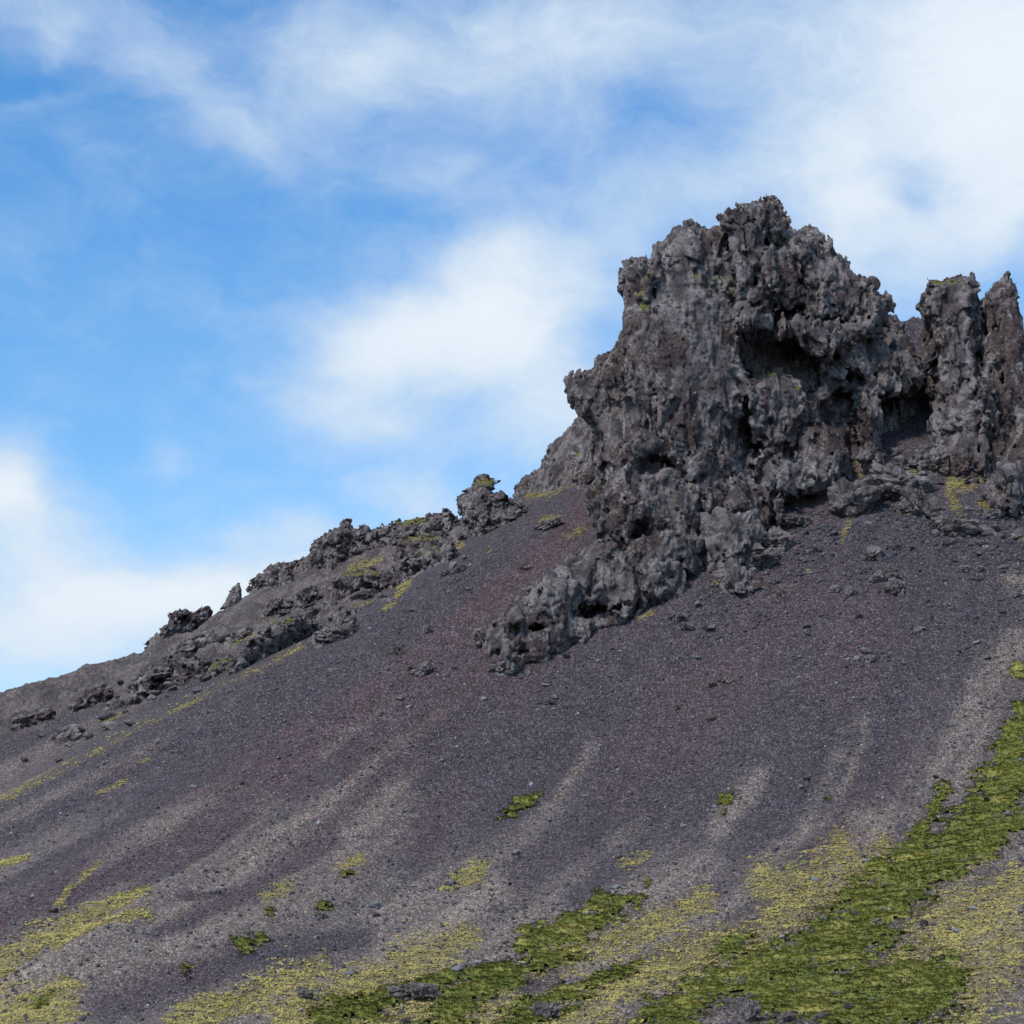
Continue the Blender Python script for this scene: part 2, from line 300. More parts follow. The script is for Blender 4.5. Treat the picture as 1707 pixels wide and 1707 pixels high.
DARK = [(1,[(0,1400,14),(200,1300,14),(420,1190,12),(600,1080,10)]),(.9,[(250,1560,8),(420,1490,12),(560,1400,10)]),(.9,[(960,1500,14),(1060,1420,20),(1140,1300,20)]),(.8,[(1330,1440,14),(1400,1370,14)]),(1,[(0,1480,8),(180,1390,12),(330,1300,12),(480,1230,10)]),(1,[(100,1500,10),(280,1420,16),(380,1350,20),(520,1270,12)]),(1,[(690,1440,22),(740,1360,26),(800,1280,20)]),(1,[(1470,1320,20),(1490,1250,32),(1530,1150,28)]),(1,[(1230,1420,24),(1300,1360,26),(1350,1270,20)]),(.9,[(180,1680,30),(400,1600,22),(600,1560,16)]),
        (.9,[(300,1500,5),(430,1490,7)]),(.9,[(1060,1610,16),(1160,1580,20)]),(.9,[(1640,1470,14),(1700,1450,14)]),(.9,[(880,1450,30),(1000,1350,24)]),(.8,[(0,1540,12),(100,1480,12)]),(.9,[(870,1640,12),(930,1610,14)]),(.9,[(1560,1500,8),(1530,1520,10)])]
REDS = [(1,[(560,1330,30),(640,1270,40),(760,1140,45),(900,1060,20)]),(1,[(700,1430,20),(760,1330,24)]),(.8,[(1240,1100,50),(1140,1220,60),(1060,1290,50)]),(.9,[(1330,950,50),(1260,1060,50)]),(.7,[(560,1230,30),(420,1300,20)]),(.7,[(860,930,8),(980,850,10)]),
        (.8,[(1380,830,14),(1340,900,22)]),(.6,[(1440,1040,40),(1400,1120,40)]),(.5,[(190,1640,50),(320,1600,40)]),(.6,[(230,1270,3),(200,1285,4)])]

Z, U, V, GRN, YEL, TANM, RED, ROCKY, STK = fields(X, Y)

def mk_mesh(name, verts, faces, attrs=None, smooth=True):
    me = bpy.data.meshes.new(name); verts = np.ascontiguousarray(verts, np.float32); faces = np.asarray(faces, np.int32)
    k = faces.shape[1]
    me.vertices.add(len(verts)); me.vertices.foreach_set('co', verts.ravel())
    me.loops.add(faces.size); me.loops.foreach_set('vertex_index', faces.ravel())
    me.polygons.add(len(faces)); me.polygons.foreach_set('loop_start', np.arange(len(faces), dtype=np.int32) * k)
    me.update(calc_edges=True)
    if smooth: me.shade_smooth()
    for a, val in (attrs or {}).items():
        at = me.attributes.new(a, 'FLOAT', 'POINT'); at.data.foreach_set('value', np.ascontiguousarray(val, np.float32).ravel())
    return me
def obj(name, me, mat=None, parent=None, label=None, cat=None, group=None, kind=None):
    o = bpy.data.objects.new(name, me); C.objects.link(o)
    if mat and not me.materials: me.materials.append(mat)
    if parent: o.parent = parent
    for k, v in (('label', label), ('category', cat), ('group', group), ('kind', kind)):
        if v: o[k] = v
    return o
def mat_new(name):
    m = bpy.data.materials.new(name); m.use_nodes = True; m.node_tree.nodes.clear(); h = G(m.node_tree)
    bs = h.n('ShaderNodeBsdfPrincipled'); out = h.n('ShaderNodeOutputMaterial'); m.node_tree.links.new(bs.outputs[0], out.inputs[0])
    bs.inputs['Roughness'].default_value = .95; bs.inputs['Specular IOR Level'].default_value = .15
    pos = h.n('ShaderNodeNewGeometry'); return m, h, bs, pos
def bump(h, bs, height, dist, strength=1.0, prev=None):
    b = h.n('ShaderNodeBump'); h.set(b.inputs['Height'], height); b.inputs['Distance'].default_value = dist; b.inputs['Strength'].default_value = strength
    if prev: h.set(b.inputs['Normal'], prev)
    h.set(bs.inputs['Normal'], b.outputs[0]); return b.outputs[0]

# scree material: every grain gets its own shade
m_scree, h, bs, geo = mat_new('scree')
P = geo.outputs['Position']
Pw = h.vm('ADD', P, h.vm('MULTIPLY', h.n('ShaderNodeTexNoise').outputs['Color'], (0, 0, 0)))
def vor(h, P, scale, out='Color', rnd=1.0, feat='F1'):
    v = h.n('ShaderNodeTexVoronoi', feature=feat); h.set(v.inputs['Vector'], P); v.inputs['Scale'].default_value = scale; v.inputs['Randomness'].default_value = rnd
    return v.outputs[out], v
Ps = h.vm('MULTIPLY', P, (1.15, .62, .62)); c1, v1 = vor(h, Ps, 9.5); c2, v2 = vor(h, Ps, 3.4)
s1 = h.n('ShaderNodeSeparateColor'); h.set(s1.inputs[0], c1); s2_ = h.n('ShaderNodeSeparateColor'); h.set(s2_.inputs[0], c2)
r1, g1_, b1_ = s1.outputs; r2, g2_, b2_ = s2_.outputs
grain = h.noise(Ps, 13, 3, .7)
aT, aR, aK, aS = h.attr('tan'), h.attr('red'), h.attr('rocky'), h.attr('streak')
aY = h.attr('moss')
base = h.mix(aR, (.062, .0505, .057), (.080, .054, .058))
base = h.mix(h.m('MULTIPLY', aT, .85), base, (.200, .162, .136))
rk = h.mix(h.ss(h.noise(P, .5, 6, .65), .42, .6), (.085, .070, .070), (.150, .124, .118))
base = h.mix(h.m('MULTIPLY', aK, .9), base, rk)
# grain by grain variation
lum = h.m('MULTIPLY_ADD', h.m('POWER', r1, 3.0), 1.3, .60)
lum = h.m('MULTIPLY', lum, h.m('MULTIPLY_ADD', grain, .9, .60))
lum = h.m('MULTIPLY', lum, h.m('MULTIPLY_ADD', h.noise(P, .9, 5, .65), 1.0, .5))
col = h.mix(1.0, base, h.n('ShaderNodeCombineColor').outputs[0], 'MIX')
cc = h.n('ShaderNodeCombineColor')
h.set(cc.inputs[0], h.m('MULTIPLY', lum, h.m('MULTIPLY_ADD', g1_, .35, .85))); h.set(cc.inputs[1], h.m('MULTIPLY', lum, 1.0)); h.set(cc.inputs[2], h.m('MULTIPLY', lum, h.m('MULTIPLY_ADD', b1_, .3, .86)))
col = h.mix(1.0, base, cc.outputs[0], 'MULTIPLY')
lum2 = h.mix(h.m('MULTIPLY', aK, .6), cc.outputs[0], (.85, .85, .85)); col = h.mix(1.0, base, lum2, 'MULTIPLY')
# pale stones
pale = h.m('MULTIPLY', h.ss(g2_, .90, .97), h.ss(v2.outputs['Distance'], .34, .18))
pale2 = h.m('MULTIPLY', h.ss(b1_, .955, .975), h.ss(v1.outputs['Distance'], .5, .3))
col = h.mix(h.m('MULTIPLY', pale, .55), col, (.16, .155, .165)); col = h.mix(h.m('MULTIPLY', pale2, .8), col, (.30, .30, .32))
# thin yellow moss between the grains
mm = h.ss(h.m('ADD', aY, h.m('MULTIPLY', h.m('SUBTRACT', h.noise(P, 2.6, 6, .75), .5), 3.0)), -.25, 1.1)
col = h.mix(h.m('MULTIPLY', mm, .8), col, h.mix(r1, (.12, .095, .035), (.31, .24, .09)))
h.set(bs.inputs['Base Color'], col)
hh = h.m('ADD', h.m('MULTIPLY', v1.outputs['Distance'], -.5), h.m('MULTIPLY_ADD', grain, .5, h.m('MULTIPLY', h.noise(P, 1.6, 5, .7), 1.4)))
bump(h, bs, hh, .13, .8)

idx = np.arange(X.size).reshape(X.shape)
quads = np.stack([idx[:-1, :-1], idx[:-1, 1:], idx[1:, 1:], idx[1:, :-1]], -1).reshape(-1, 4)
me = mk_mesh('hillside', np.stack([X, Y, Z], -1).reshape(-1, 3), quads, dict(tan=TANM, red=RED, rocky=ROCKY, streak=STK, moss=np.clip(YEL, -1, 1)))
hill = obj('hillside', me, m_scree, kind='structure')

# world height lookup on the finished fine grid
def ground(x, y):
    x = np.asarray(x, float); y = np.asarray(y, float)
    i = np.clip(np.searchsorted(gx, x) - 1, 0, len(gx) - 2); j = np.clip(np.searchsorted(gy, y) - 1, 0, len(gy) - 2)
    fx = (x - gx[i]) / (gx[i + 1] - gx[i]); fy = (y - gy[j]) / (gy[j + 1] - gy[j])
    return (Z[j, i] * (1 - fx) + Z[j, i + 1] * fx) * (1 - fy) + (Z[j + 1, i] * (1 - fx) + Z[j + 1, i + 1] * fx) * fy
_Ys = np.arange(92, 232, .25)
def hit(u, v):
    """distance at which the sight line through a photo position meets the ground"""
    u = np.atleast_1d(np.asarray(u, float)); v = np.atleast_1d(np.asarray(v, float))
    x, y, z = unproj(u[:, None], v[:, None], _Ys[None]); d = z - ground(x, y + 0 * x)
    k = np.argmax(d < 0, 1); k = np.where((d < 0).any(1), k, np.argmin(np.where(_Ys > 150, d, 99), 1)); k = np.maximum(k, 1); a = np.arange(len(u))
    d0, d1 = d[a, k - 1], d[a, k]; t = np.clip(d0 / np.where(d0 - d1 > 1e-6, d0 - d1, 1e9), 0, 1)
    return _Ys[k - 1] + t * .25

# ------------------------------------------------------------------ moss and grass: real cushions on the slope
inreg = (Y > 99) & (Y < 213) & (np.abs(X) < 49)
hum = fbm(P3(X * 1.1, Y * 1.9, Z * 1.9), 4, 1, .6).reshape(X.shape)      # rolls lying across the slope
hum2 = fbm(P3(X * 3.5, Y * 6), 2, 2).reshape(X.shape)
m_green, h, bs, geo = mat_new('grass_green')
P = geo.outputs['Position']; t = h.attr('tone')
n1 = h.noise(P, .4, 5, .6); n2 = h.noise(P, 5, 4, .7)
col = h.mix(h.ss(h.m('ADD', h.m('MULTIPLY', t, .6), h.m('MULTIPLY', h.noise(h.vm('MULTIPLY', P, (.7, 1.6, 2.2)), 1.0, 4, .6), .55)), .36, .76), (.112, .126, .030), (.290, .270, .066)); col = h.mix(h.ss(h.m('MULTIPLY_ADD', n1, 1.0, h.m('MULTIPLY', t, .25)), .60, .76), col, (.33, .29, .085))
col = h.mix(h.m('MULTIPLY', h.ss(t, .16, .02), .5), col, (.15, .115, .055)); h.set(bs.inputs['Base Color'], col); bump(h, bs, n2, .15, .5)
m_moss, h, bs, geo = mat_new('moss_yellow')
P = geo.outputs['Position']; t = h.attr('tone'); n1 = h.noise(P, .35, 4, .6)
col = h.mix(h.ss(t, .15, .85), (.130, .105, .045), (.350, .285, .100)); col = h.mix(h.ss(n1, .54, .7), col, (.20, .19, .045), 'MIX')
h.set(bs.inputs['Base Color'], col)
nf = fbm(P3(X * 3.2, Y * 4.5, Z * 5), 3, 2, .7).reshape(X.shape); bare = fbm(P3(X * .35, Y * .5), 3, 2).reshape(X.shape)
hg = np.where(inreg, np.minimum((GRN - .14 + .8 * hum + .5 * nf - .5 * sst(bare, .1, .6) * sst(V, 1560, 1640)) * .40, .10 + .22 * hum) + .04 * hum2, -1)
rg0 = np.random.default_rng(3)
def pick(w, n):
    """n random points on the fine sheet, chosen by weight"""
    w = np.clip(w, 0, None).ravel(); c = np.cumsum(w); i = np.searchsorted(c, rg0.uniform(0, c[-1], n))
    x = X.ravel()[i] + rg0.uniform(-.06, .06, n); y = Y.ravel()[i] + rg0.uniform(-.1, .1, n); return i, x, y
def join(*ms):
    V_, F_, A_, o = [], [], [], 0
    for v, f, a in ms: V_.append(v); F_.append(f + o); A_.append(a); o += len(v)
    return np.concatenate(V_), np.concatenate(F_), np.concatenate(A_)
def sheet(hf):
    sel = hf > -.04; fm = sel[:-1, :-1] & sel[1:, :-1] & sel[:-1, 1:] & sel[1:, 1:]
    qs = quads.reshape(X.shape[0] - 1, X.shape[1] - 1, 4)[fm]; used, inv = np.unique(qs.ravel(), return_inverse=True); q = inv.reshape(-1, 4)
    return np.stack([X.ravel()[used], Y.ravel()[used], (Z + hf).ravel()[used]], 1), np.concatenate([q[:, [0, 1, 2]], q[:, [0, 2, 3]]]), np.full(len(used), .3)
# grass tufts: small fans of blades hanging downhill
_i, _x, _y = pick(np.where(hg > .02, 1.0, np.where(inreg, .45 * sst(GRN + .6 * nf + .5 * hum, -.55, .35), 0)) * (1 + .8 * hum), 60000)
_z = (Z + np.maximum(hg, 0)).ravel()[_i]; nb = 3; nT = len(_i)
ang = rg0.uniform(-2.9, -.25, (nT, nb)); ln = rg0.uniform(.07, .18, (nT, nb)); up = rg0.uniform(.0, .10, (nT, nb)) ; wd = rg0.uniform(.012, .03, (nT, nb))
bx = _x[:, None] + rg0.uniform(-.07, .07, (nT, nb)); by_ = _y[:, None] + rg0.uniform(-.07, .07, (nT, nb)); bz = _z[:, None] + .01 + 0 * bx
dx, dy = np.cos(ang), np.sin(ang)
tri = np.stack([np.stack([bx - dy * wd, by_ + dx * wd, bz], -1), np.stack([bx + dy * wd, by_ - dx * wd, bz], -1), np.stack([bx + dx * ln, by_ + dy * ln, bz + up - ln * .12], -1)], 2).reshape(-1, 3)
tone = np.repeat(np.clip(.5 + .9 * fbm(P3(_x * .45, _y * .8), 3, 3) + rg0.normal(0, .16, nT), 0, 1), nb * 3)
V_, F_, A_ = join(sheet(hg), (tri, np.arange(len(tri)).reshape(-1, 3), tone))
obj('grass', mk_mesh('grass', V_, F_, dict(tone=A_)), m_green, kind='stuff', label='bright green grass and moss strips creeping down the scree gullies', cat='grass')
# moss: cushions of every size crowding together where the photo is yellow
nm = fbm(P3(X * .9, Y * 1.5, Z * 1.5), 4, 1, .65).reshape(X.shape); rows = fbm(P3(X * .8, Z * 5.0), 2, 2).reshape(X.shape)
wm = np.where(inreg, sst(np.minimum(YEL, .45) + 1.0 * nm + .4 * rows + 1.1 * nf, .0, 1.25) ** 1.3 * sst(YEL, -1.2, .4), 0) * np.where(hg > 0, .12, 1)
_i, _x, _y = pick(wm, 80000)
_ico = [(0, 0, 1), (.9, 0, .42), (.28, .85, .42), (-.73, .53, .42), (-.73, -.53, .42), (.28, -.85, .42), (1.05, .3, -.4), (.1, 1.08, -.4), (-1.0, .4, -.4), (-.75, -.8, -.4), (.55, -.95, -.4)]
_ifc = [(0, 1, 2), (0, 2, 3), (0, 3, 4), (0, 4, 5), (0, 5, 1), (1, 6, 2), (2, 6, 7), (2, 7, 3), (3, 7, 8), (3, 8, 4), (4, 8, 9), (4, 9, 5), (5, 9, 10), (5, 10, 1), (1, 10, 6)]
_ico = np.array(_ico); _ifc = np.array(_ifc); nT = len(_i); s_ = .018 + .055 * rg0.power(.4, nT); aa = rg0.uniform(0, 6.28, nT)
L = _ico[None] * rg0.uniform(.7, 1.2, (nT, len(_ico), 1)) * np.stack([s_ * rg0.uniform(.9, 1.4, nT), s_ * 1.1, s_ * rg0.uniform(.8, 1.2, nT)], 1)[:, None]
W_ = np.stack([L[..., 0] + _x[:, None], L[..., 1] + _y[:, None], L[..., 2] + (Z.ravel()[_i] + .4 * s_)[:, None]], -1)
F_ = _ifc[None] + (np.arange(nT) * len(_ico))[:, None, None]
obj('moss', mk_mesh('moss', W_.reshape(-1, 3), F_.reshape(-1, 3), dict(tone=np.repeat(np.clip(.5 + .6 * nm.ravel()[_i] + rg0.normal(0, .22, nT), 0, 1), len(_ico)))), m_moss, kind='stuff', label='yellow moss cushions spread over the gravel and rock ledges', cat='moss')

# ------------------------------------------------------------------ rock builder: outline + depth -> noise carved solid
def poly_sdf(poly, pad=60, st=3.0):
    p = np.array(poly, float); lo = p.min(0) - pad; hi = p.max(0) + pad
    us = np.arange(lo[0], hi[0], st); vs = np.arange(lo[1], hi[1], st); Ug, Vg = np.meshgrid(us, vs, indexing='ij')
    d = np.full(Ug.shape, 1e9); ins = np.zeros(Ug.shape, bool)
    for (a, b), (c, e) in zip(p, np.roll(p, -1, 0)):
        t = np.clip(((Ug - a) * (c - a) + (Vg - b) * (e - b)) / ((c - a) ** 2 + (e - b) ** 2 + 1e-9), 0, 1)
        d = np.minimum(d, np.hypot(Ug - a - t * (c - a), Vg - b - t * (e - b)))
        if b != e: ins ^= ((Vg < b) != (Vg < e)) & (Ug < a + (Vg - b) / (e - b) * (c - a))
    return lo, st, np.where(ins, -d, d).astype(np.float32)
def samp(tex, u, v):
    lo, st, D = tex; a = np.clip((u - np.float32(lo[0])) / np.float32(st), 0, D.shape[0] - 1.001); b = np.clip((v - np.float32(lo[1])) / np.float32(st), 0, D.shape[1] - 1.001)
    i = a.astype(np.int32); j = b.astype(np.int32); fa = a - i; fb = b - j
    return (D[i, j] * (1 - fa) + D[i + 1, j] * fa) * (1 - fb) + (D[i, j + 1] * (1 - fa) + D[i + 1, j + 1] * fa) * fb
def smin(a, b, k):
    hh = np.clip(.5 + .5 * (b - a) / k, 0, 1); return b + (a - b) * hh - k * hh * (1 - hh)
def surface_nets(Fv, org, st):
    nx, ny, nz = Fv.shape; ins = Fv < 0
    cnt = np.zeros((nx - 1, ny - 1, nz - 1), np.int8)
    for dx in (0, 1):
        for dy in (0, 1):
            for dz in (0, 1): cnt += ins[dx:nx - 1 + dx, dy:ny - 1 + dy, dz:nz - 1 + dz]
    act = (cnt > 0) & (cnt < 8); ci = np.argwhere(act); vid = np.full(act.shape, -1, np.int32); vid[act] = np.arange(len(ci))
    cor = [(a, b, c) for a in (0, 1) for b in (0, 1) for c in (0, 1)]
    fv = {c: Fv[ci[:, 0] + c[0], ci[:, 1] + c[1], ci[:, 2] + c[2]] for c in cor}
    acc = np.zeros((len(ci), 3)); n = np.zeros(len(ci))
    for c in cor:
        for ax in range(3):
            if c[ax] == 0:
                d = list(c); d[ax] = 1; f0, f1 = fv[c], fv[tuple(d)]; x = (f0 < 0) != (f1 < 0)
                t = np.where(x, f0 / np.where(x, f0 - f1, 1), 0)
                for k in range(3): acc[:, k] += np.where(x, c[k] + (t if k == ax else 0), 0)
                n += x
    vs = np.array(org) + (ci + acc / n[:, None]) * st
    fs = []
    for ax in range(3):
        sl0 = [slice(None)] * 3; sl1 = [slice(None)] * 3; sl0[ax] = slice(0, -1); sl1[ax] = slice(1, None)
        e = np.argwhere(ins[tuple(sl0)] != ins[tuple(sl1)]); b, c = [(1, 2), (2, 0), (0, 1)][ax]
        ok = (e[:, b] > 0) & (e[:, c] > 0) & (e[:, b] < ins.shape[b] - 1) & (e[:, c] < ins.shape[c] - 1); e = e[ok]
        q = []
        for db, dc in ((-1, -1), (0, -1), (0, 0), (-1, 0)):
            t = e.copy(); t[:, b] += db; t[:, c] += dc; q.append(vid[t[:, 0], t[:, 1], t[:, 2]])
        q = np.stack(q, 1); flip = ~ins[e[:, 0], e[:, 1], e[:, 2]]; q[flip] = q[flip][:, ::-1]; fs.append(q)
    return vs, np.concatenate(fs)
def biggest(vs, fs, keep=.02):
    """drop the crumbs that float free of the rock"""
    lab = np.arange(len(vs)); e = np.concatenate([fs[:, [0, 1]], fs[:, [1, 2]], fs[:, [2, 3]]])
    for _ in range(200):
        m_ = np.minimum(lab[e[:, 0]], lab[e[:, 1]]); old = lab.copy()
        np.minimum.at(lab, e[:, 0], m_); np.minimum.at(lab, e[:, 1], m_); np.minimum.at(lab, old[e[:, 0]], m_); np.minimum.at(lab, old[e[:, 1]], m_)
        for _k in range(4): lab = lab[lab]
        if (lab == old).all(): break
    cnts = np.bincount(lab, minlength=len(vs)); ok = cnts[lab] >= max(keep * len(vs), 30)
    fs = fs[ok[fs[:, 0]]]; used, inv = np.unique(fs.ravel(), return_inverse=True)
    return vs[used], inv.reshape(-1, 4)
def rock(comps, base, caves=(), vox=.16, amp=1.0, lean=.012, zs=.65, moss=(), seed=0, freq=1.0, k=.5, yov=None, calm=(), bias=1.0, red=()):
    """comps: (outline, offset behind the foot line, half thickness, edge rounding); caves: (u, v, ru, rv, offset, depth)
    All positions are where the photo shows them, at the distance of the ground under the rock's foot."""
    bu = np.array([p[0] for p in base], float); bv = np.array([p[1] for p in base], float); by = hit(bu, bv)
    if yov: by = np.interp(bu, [q[0] for q in yov], [q[1] for q in yov])
    allp = np.concatenate([np.array(c[0], float) for c in comps]); u0, v0 = allp.min(0) - 22; u1, v1 = allp.max(0) + 22
    ymin = min(by.min() + c[1] for c in comps) - 2; ymax = max(by.max() + c[1] + 2 * c[2] + lean * max(0, bv.max() - v0) for c in comps) + 2
    cs = np.array([unproj(u, v, Yq) for u in (u0, u1) for v in (v0, v1) for Yq in (ymin, ymax)]); lo = cs.min(0); hi = cs.max(0)
    dims = np.ceil((hi - lo) / vox).astype(int) + 1
    ax = [lo[i] + np.arange(dims[i]) * vox for i in range(3)]
    texs = [poly_sdf(c[0]) for c in comps]
    gxx = ax[0].astype(np.float32)[:, None, None]; gyy = ax[1].astype(np.float32)[None, :, None]; gzz = ax[2].astype(np.float32)[None, None, :]
    dd = (gyy * CP + (gzz - CAMZ) * SP).astype(np.float32); u = (853.5 + F * gxx / dd).astype(np.float32)
    v = np.broadcast_to((853.5 - F * ((gzz - CAMZ) * CP - gyy * SP) / dd).astype(np.float32), u.shape)
    tb = np.arange(u0 - 60, u1 + 60, 2.0); ty = np.interp(tb, bu, by).astype(np.float32); tv = np.interp(tb, bu, bv).astype(np.float32)
    ti = np.clip(((u - (u0 - 60)) / 2), 0, len(tb) - 1).astype(np.int32)
    yref = ty[ti] + np.float32(lean) * np.maximum(tv[ti] - v, -40); del ti
    mpp = gyy / np.float32(F)
    def sub(ua, ub, va, vb_):
        """index box that holds everything seen between these photo columns and rows"""
        c = np.array([unproj(q, w, Yq) for q in (ua, ub) for w in (va, vb_) for Yq in (ymin, ymax)])
        i0 = np.clip(((c.min(0) - lo) / vox).astype(int) - 1, 0, dims); i1 = np.clip(((c.max(0) - lo) / vox).astype(int) + 2, 0, dims)
        return slice(i0[0], i1[0]), slice(0, dims[1]), slice(i0[2], i1[2])
    B = np.full(dims, 3.0, np.float32); Cv = np.full(dims, -3.0, np.float32)
    for (pl, dy, T, Rr), tx in zip(comps, texs):
        pa = np.array(pl, float); mn_, mx_ = pa.min(0) - 35, pa.max(0) + 35; S_ = sub(mn_[0], mx_[0], mn_[1], mx_[1])
        mm_ = mpp[:, S_[1]]; q1 = samp(tx, u[S_], v[S_]) * mm_ + Rr; q2 = np.abs(gyy[:, S_[1]] - (yref[S_] + dy + T)) - T + Rr
        d = np.sqrt(np.maximum(q1, 0) ** 2 + np.maximum(q2, 0) ** 2) + np.minimum(np.maximum(q1, q2), 0) - Rr
        B[S_] = smin(B[S_], d.astype(np.float32), k)
    for (a, b, ru, rv, dy, dep) in caves:
        S_ = sub(a - ru - 12, a + ru + 12, b - rv - 12, b + rv + 12)
        yr = yref[S_]; j0 = int(max(0, (yr.min() + dy - dep - 1 - lo[1]) / vox)); j1 = int(min(dims[1], (yr.max() + dy + dep + 1 - lo[1]) / vox + 1)); S_ = (S_[0], slice(j0, max(j1, j0 + 1)), S_[2])
        shp = u[S_].shape; gq = np.stack([np.broadcast_to(q_, shp).ravel() for q_ in (gxx[S_[0]], gyy[:, S_[1]], gzz[:, :, S_[2]])], 1) * np.float32(.9)
        ju = (vn(gq, 1) + .5 * vl(gq * 2.3, 2)).reshape(shp) * 14; jv = (vn(gq, 3) + .5 * vl(gq * 2.3, 0)).reshape(shp) * 14
        e = np.sqrt(((u[S_] + ju - a) / ru) ** 2 + ((v[S_] + jv - b) / rv) ** 2 + ((gyy[:, S_[1]] - yref[S_] - dy) / dep) ** 2); d = (1 - e) * np.minimum(np.minimum(ru, rv) * mpp[:, S_[1]], dep)
        if ru * rv > 330: Cv[S_] = np.maximum(Cv[S_], d.astype(np.float32))
        else: B[S_] = -smin(-B[S_], -d.astype(np.float32), .25)
    band = (np.abs(np.maximum(B, Cv)) < 2.2 * amp + .3) | (np.abs(B) < 2.2 * amp + .3)
    ii = np.nonzero(band); p = np.stack([ax[0][ii[0]], ax[1][ii[1]], ax[2][ii[2]] * zs], 1).astype(np.float32) + seed * 3.7
    p = p * np.float32(freq)
    w = p + .7 * np.stack([vn(p * .45, 1), vn(p * .45, 2), vn(p * .45, 3)], 1)
    wr = w @ ROT; rb = w * np.array([1, 1, .4], np.float32); b1, e1 = blocks(w * .42 * np.array([1, 1, .8], np.float32), 0); b2, e2 = blocks(wr * 1.05, 1)
    pr = .35 * np.abs(vl(rb * 1.1, 3)) + .75 * (b1 + .25) + .44 * (b2 + .2) - .35 * sst(e1, .10, .0) - .18 * sst(e2, .12, .0) + 1.1 * np.abs(vn(w * .27, 0)) + .55 * np.abs(vl(w * .6, 1)) + .34 * np.abs(vl(wr * 1.45, 2)) + .20 * np.abs(vl(w * 3.1, 3))
    pit = sst(vn(wr * .8, 3), .4, .75) * .9 + sst(vn(w * 2.1, 0), .3, .7) * .5
    crk = np.maximum(sst(np.abs(vn(rb * .75 + 9, 2)), .05, .0), sst(np.abs(vn(wr * .6 + 5, 0)), .04, .0))
    disp = (pr - bias + .05 - pit * .6 - .45 * crk) * amp
    for (a, b, ru, rv, q) in calm:
        e = (1 - q) * sst(1.3 - np.hypot((u[ii] - a) / ru, (v[ii] - b) / rv), 0, .6); disp = disp * (1 - e)
    B[ii] -= disp; Cv[ii] += .8 * (np.abs(vl(w * .9, 2)) + .6 * np.abs(vl(wr * 2.1, 1)) - .45)
    Fv = -smin(-B, -Cv, .2) if len(caves) else B
    vs, fs = surface_nets(Fv, lo, vox); vs, fs = biggest(vs, fs)
    # fine relief on the vertices
    n = np.zeros_like(vs); nn = np.cross(vs[fs[:, 2]] - vs[fs[:, 0]], vs[fs[:, 3]] - vs[fs[:, 1]])
    for q in range(4):
        for a in range(3): n[:, a] += np.bincount(fs[:, q], nn[:, a], len(vs))
    n /= np.linalg.norm(n, axis=1)[:, None] + 1e-9
    pv = vs.astype(np.float32)
    f2 = np.abs(vl(pv * 2.7, 2)) * .7 + np.abs(vl(pv * 5.3 @ ROT, 3)) * .5 - .36
    vs = vs + n * (f2 * vox * 1.3)[:, None] 
    up_, vp_ = proj(vs[:, 0], vs[:, 1], vs[:, 2])
    mo = np.full(len(vs), 0.0)
    for (a, b, ru, rv) in moss: mo = np.maximum(mo, sst(1.25 - np.hypot((up_ - a) / ru, (vp_ - b) / rv), 0, .6))
    rd = np.full(len(vs), 0.0)
    for (a, b, ru, rv) in red: rd = np.maximum(rd, sst(1.4 - np.hypot((up_ - a) / ru, (vp_ - b) / rv), 0, .8))
    o = vs.mean(0); o[2] = vs[:, 2].min()
    w = np.stack([pv[:, 0], pv[:, 1], pv[:, 2] * zs], 1) + seed * 3.7; w = w * freq; w = w + .7 * np.stack([vn(w * .45, 1), vn(w * .45, 2), vn(w * .45, 3)], 1)
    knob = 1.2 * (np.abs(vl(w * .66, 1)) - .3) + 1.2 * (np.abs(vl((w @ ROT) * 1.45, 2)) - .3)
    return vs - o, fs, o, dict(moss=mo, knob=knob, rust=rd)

m_rock, h, bs, geo = mat_new('lava_rock')
P = geo.outputs['Position']; N = geo.outputs['True Normal']; NS = geo.outputs['Normal']
sn = h.n('ShaderNodeSeparateXYZ'); h.set(sn.inputs[0], NS)
big = h.noise(P, .16, 5, .6); mid = h.noise(P, .9, 6, .7); fin = h.noise(P, 4.5, 6, .75); fin2 = h.noise(P, 13, 3, .8)
vstr = h.noise(h.vm('MULTIPLY', P, (1, 1, .3)), .8, 5, .65)
grey = h.mix(h.ss(mid, .38, .62), (.104, .083, .085), (.270, .225, .222))
brown = h.mix(h.ss(fin, .4, .6), (.058, .036, .034), (.135, .088, .076))
col = h.mix(h.ss(h.m('ADD', big, h.m('MULTIPLY_ADD', h.attr('rust'), .16, h.m('MULTIPLY', h.m('SUBTRACT', vstr, .5), 1.1))), .51, .62), grey, brown)
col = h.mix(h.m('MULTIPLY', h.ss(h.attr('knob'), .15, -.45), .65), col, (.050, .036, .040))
lich = h.m('MULTIPLY', h.ss(h.m('MULTIPLY_ADD', fin, .6, h.m('MULTIPLY', vstr, .55)), .56, .68), h.ss(h.m('MULTIPLY_ADD', h.attr('knob'), .45, mid), .38, .62))
col = h.mix(h.m('MULTIPLY', lich, .8), col, (.40, .365, .355))
col = h.mix(h.m('MULTIPLY', h.ss(fin2, .5, .70), .5), col, (.30, .285, .29)); col = h.mix(h.m('MULTIPLY', h.ss(fin2, .48, .3), .6), col, (.030, .026, .032))
og = h.m('MULTIPLY', h.ss(h.noise(P, 1.7, 5, .7), .62, .72), .35); col = h.mix(og, col, (.13, .095, .04))
mo = h.m('MULTIPLY', h.m('ADD', h.m('MULTIPLY', h.attr('moss'), 1.5), h.ss(h.noise(P, .5, 4, .7), .6, .72)), h.ss(sn.outputs[2], .25, .65))
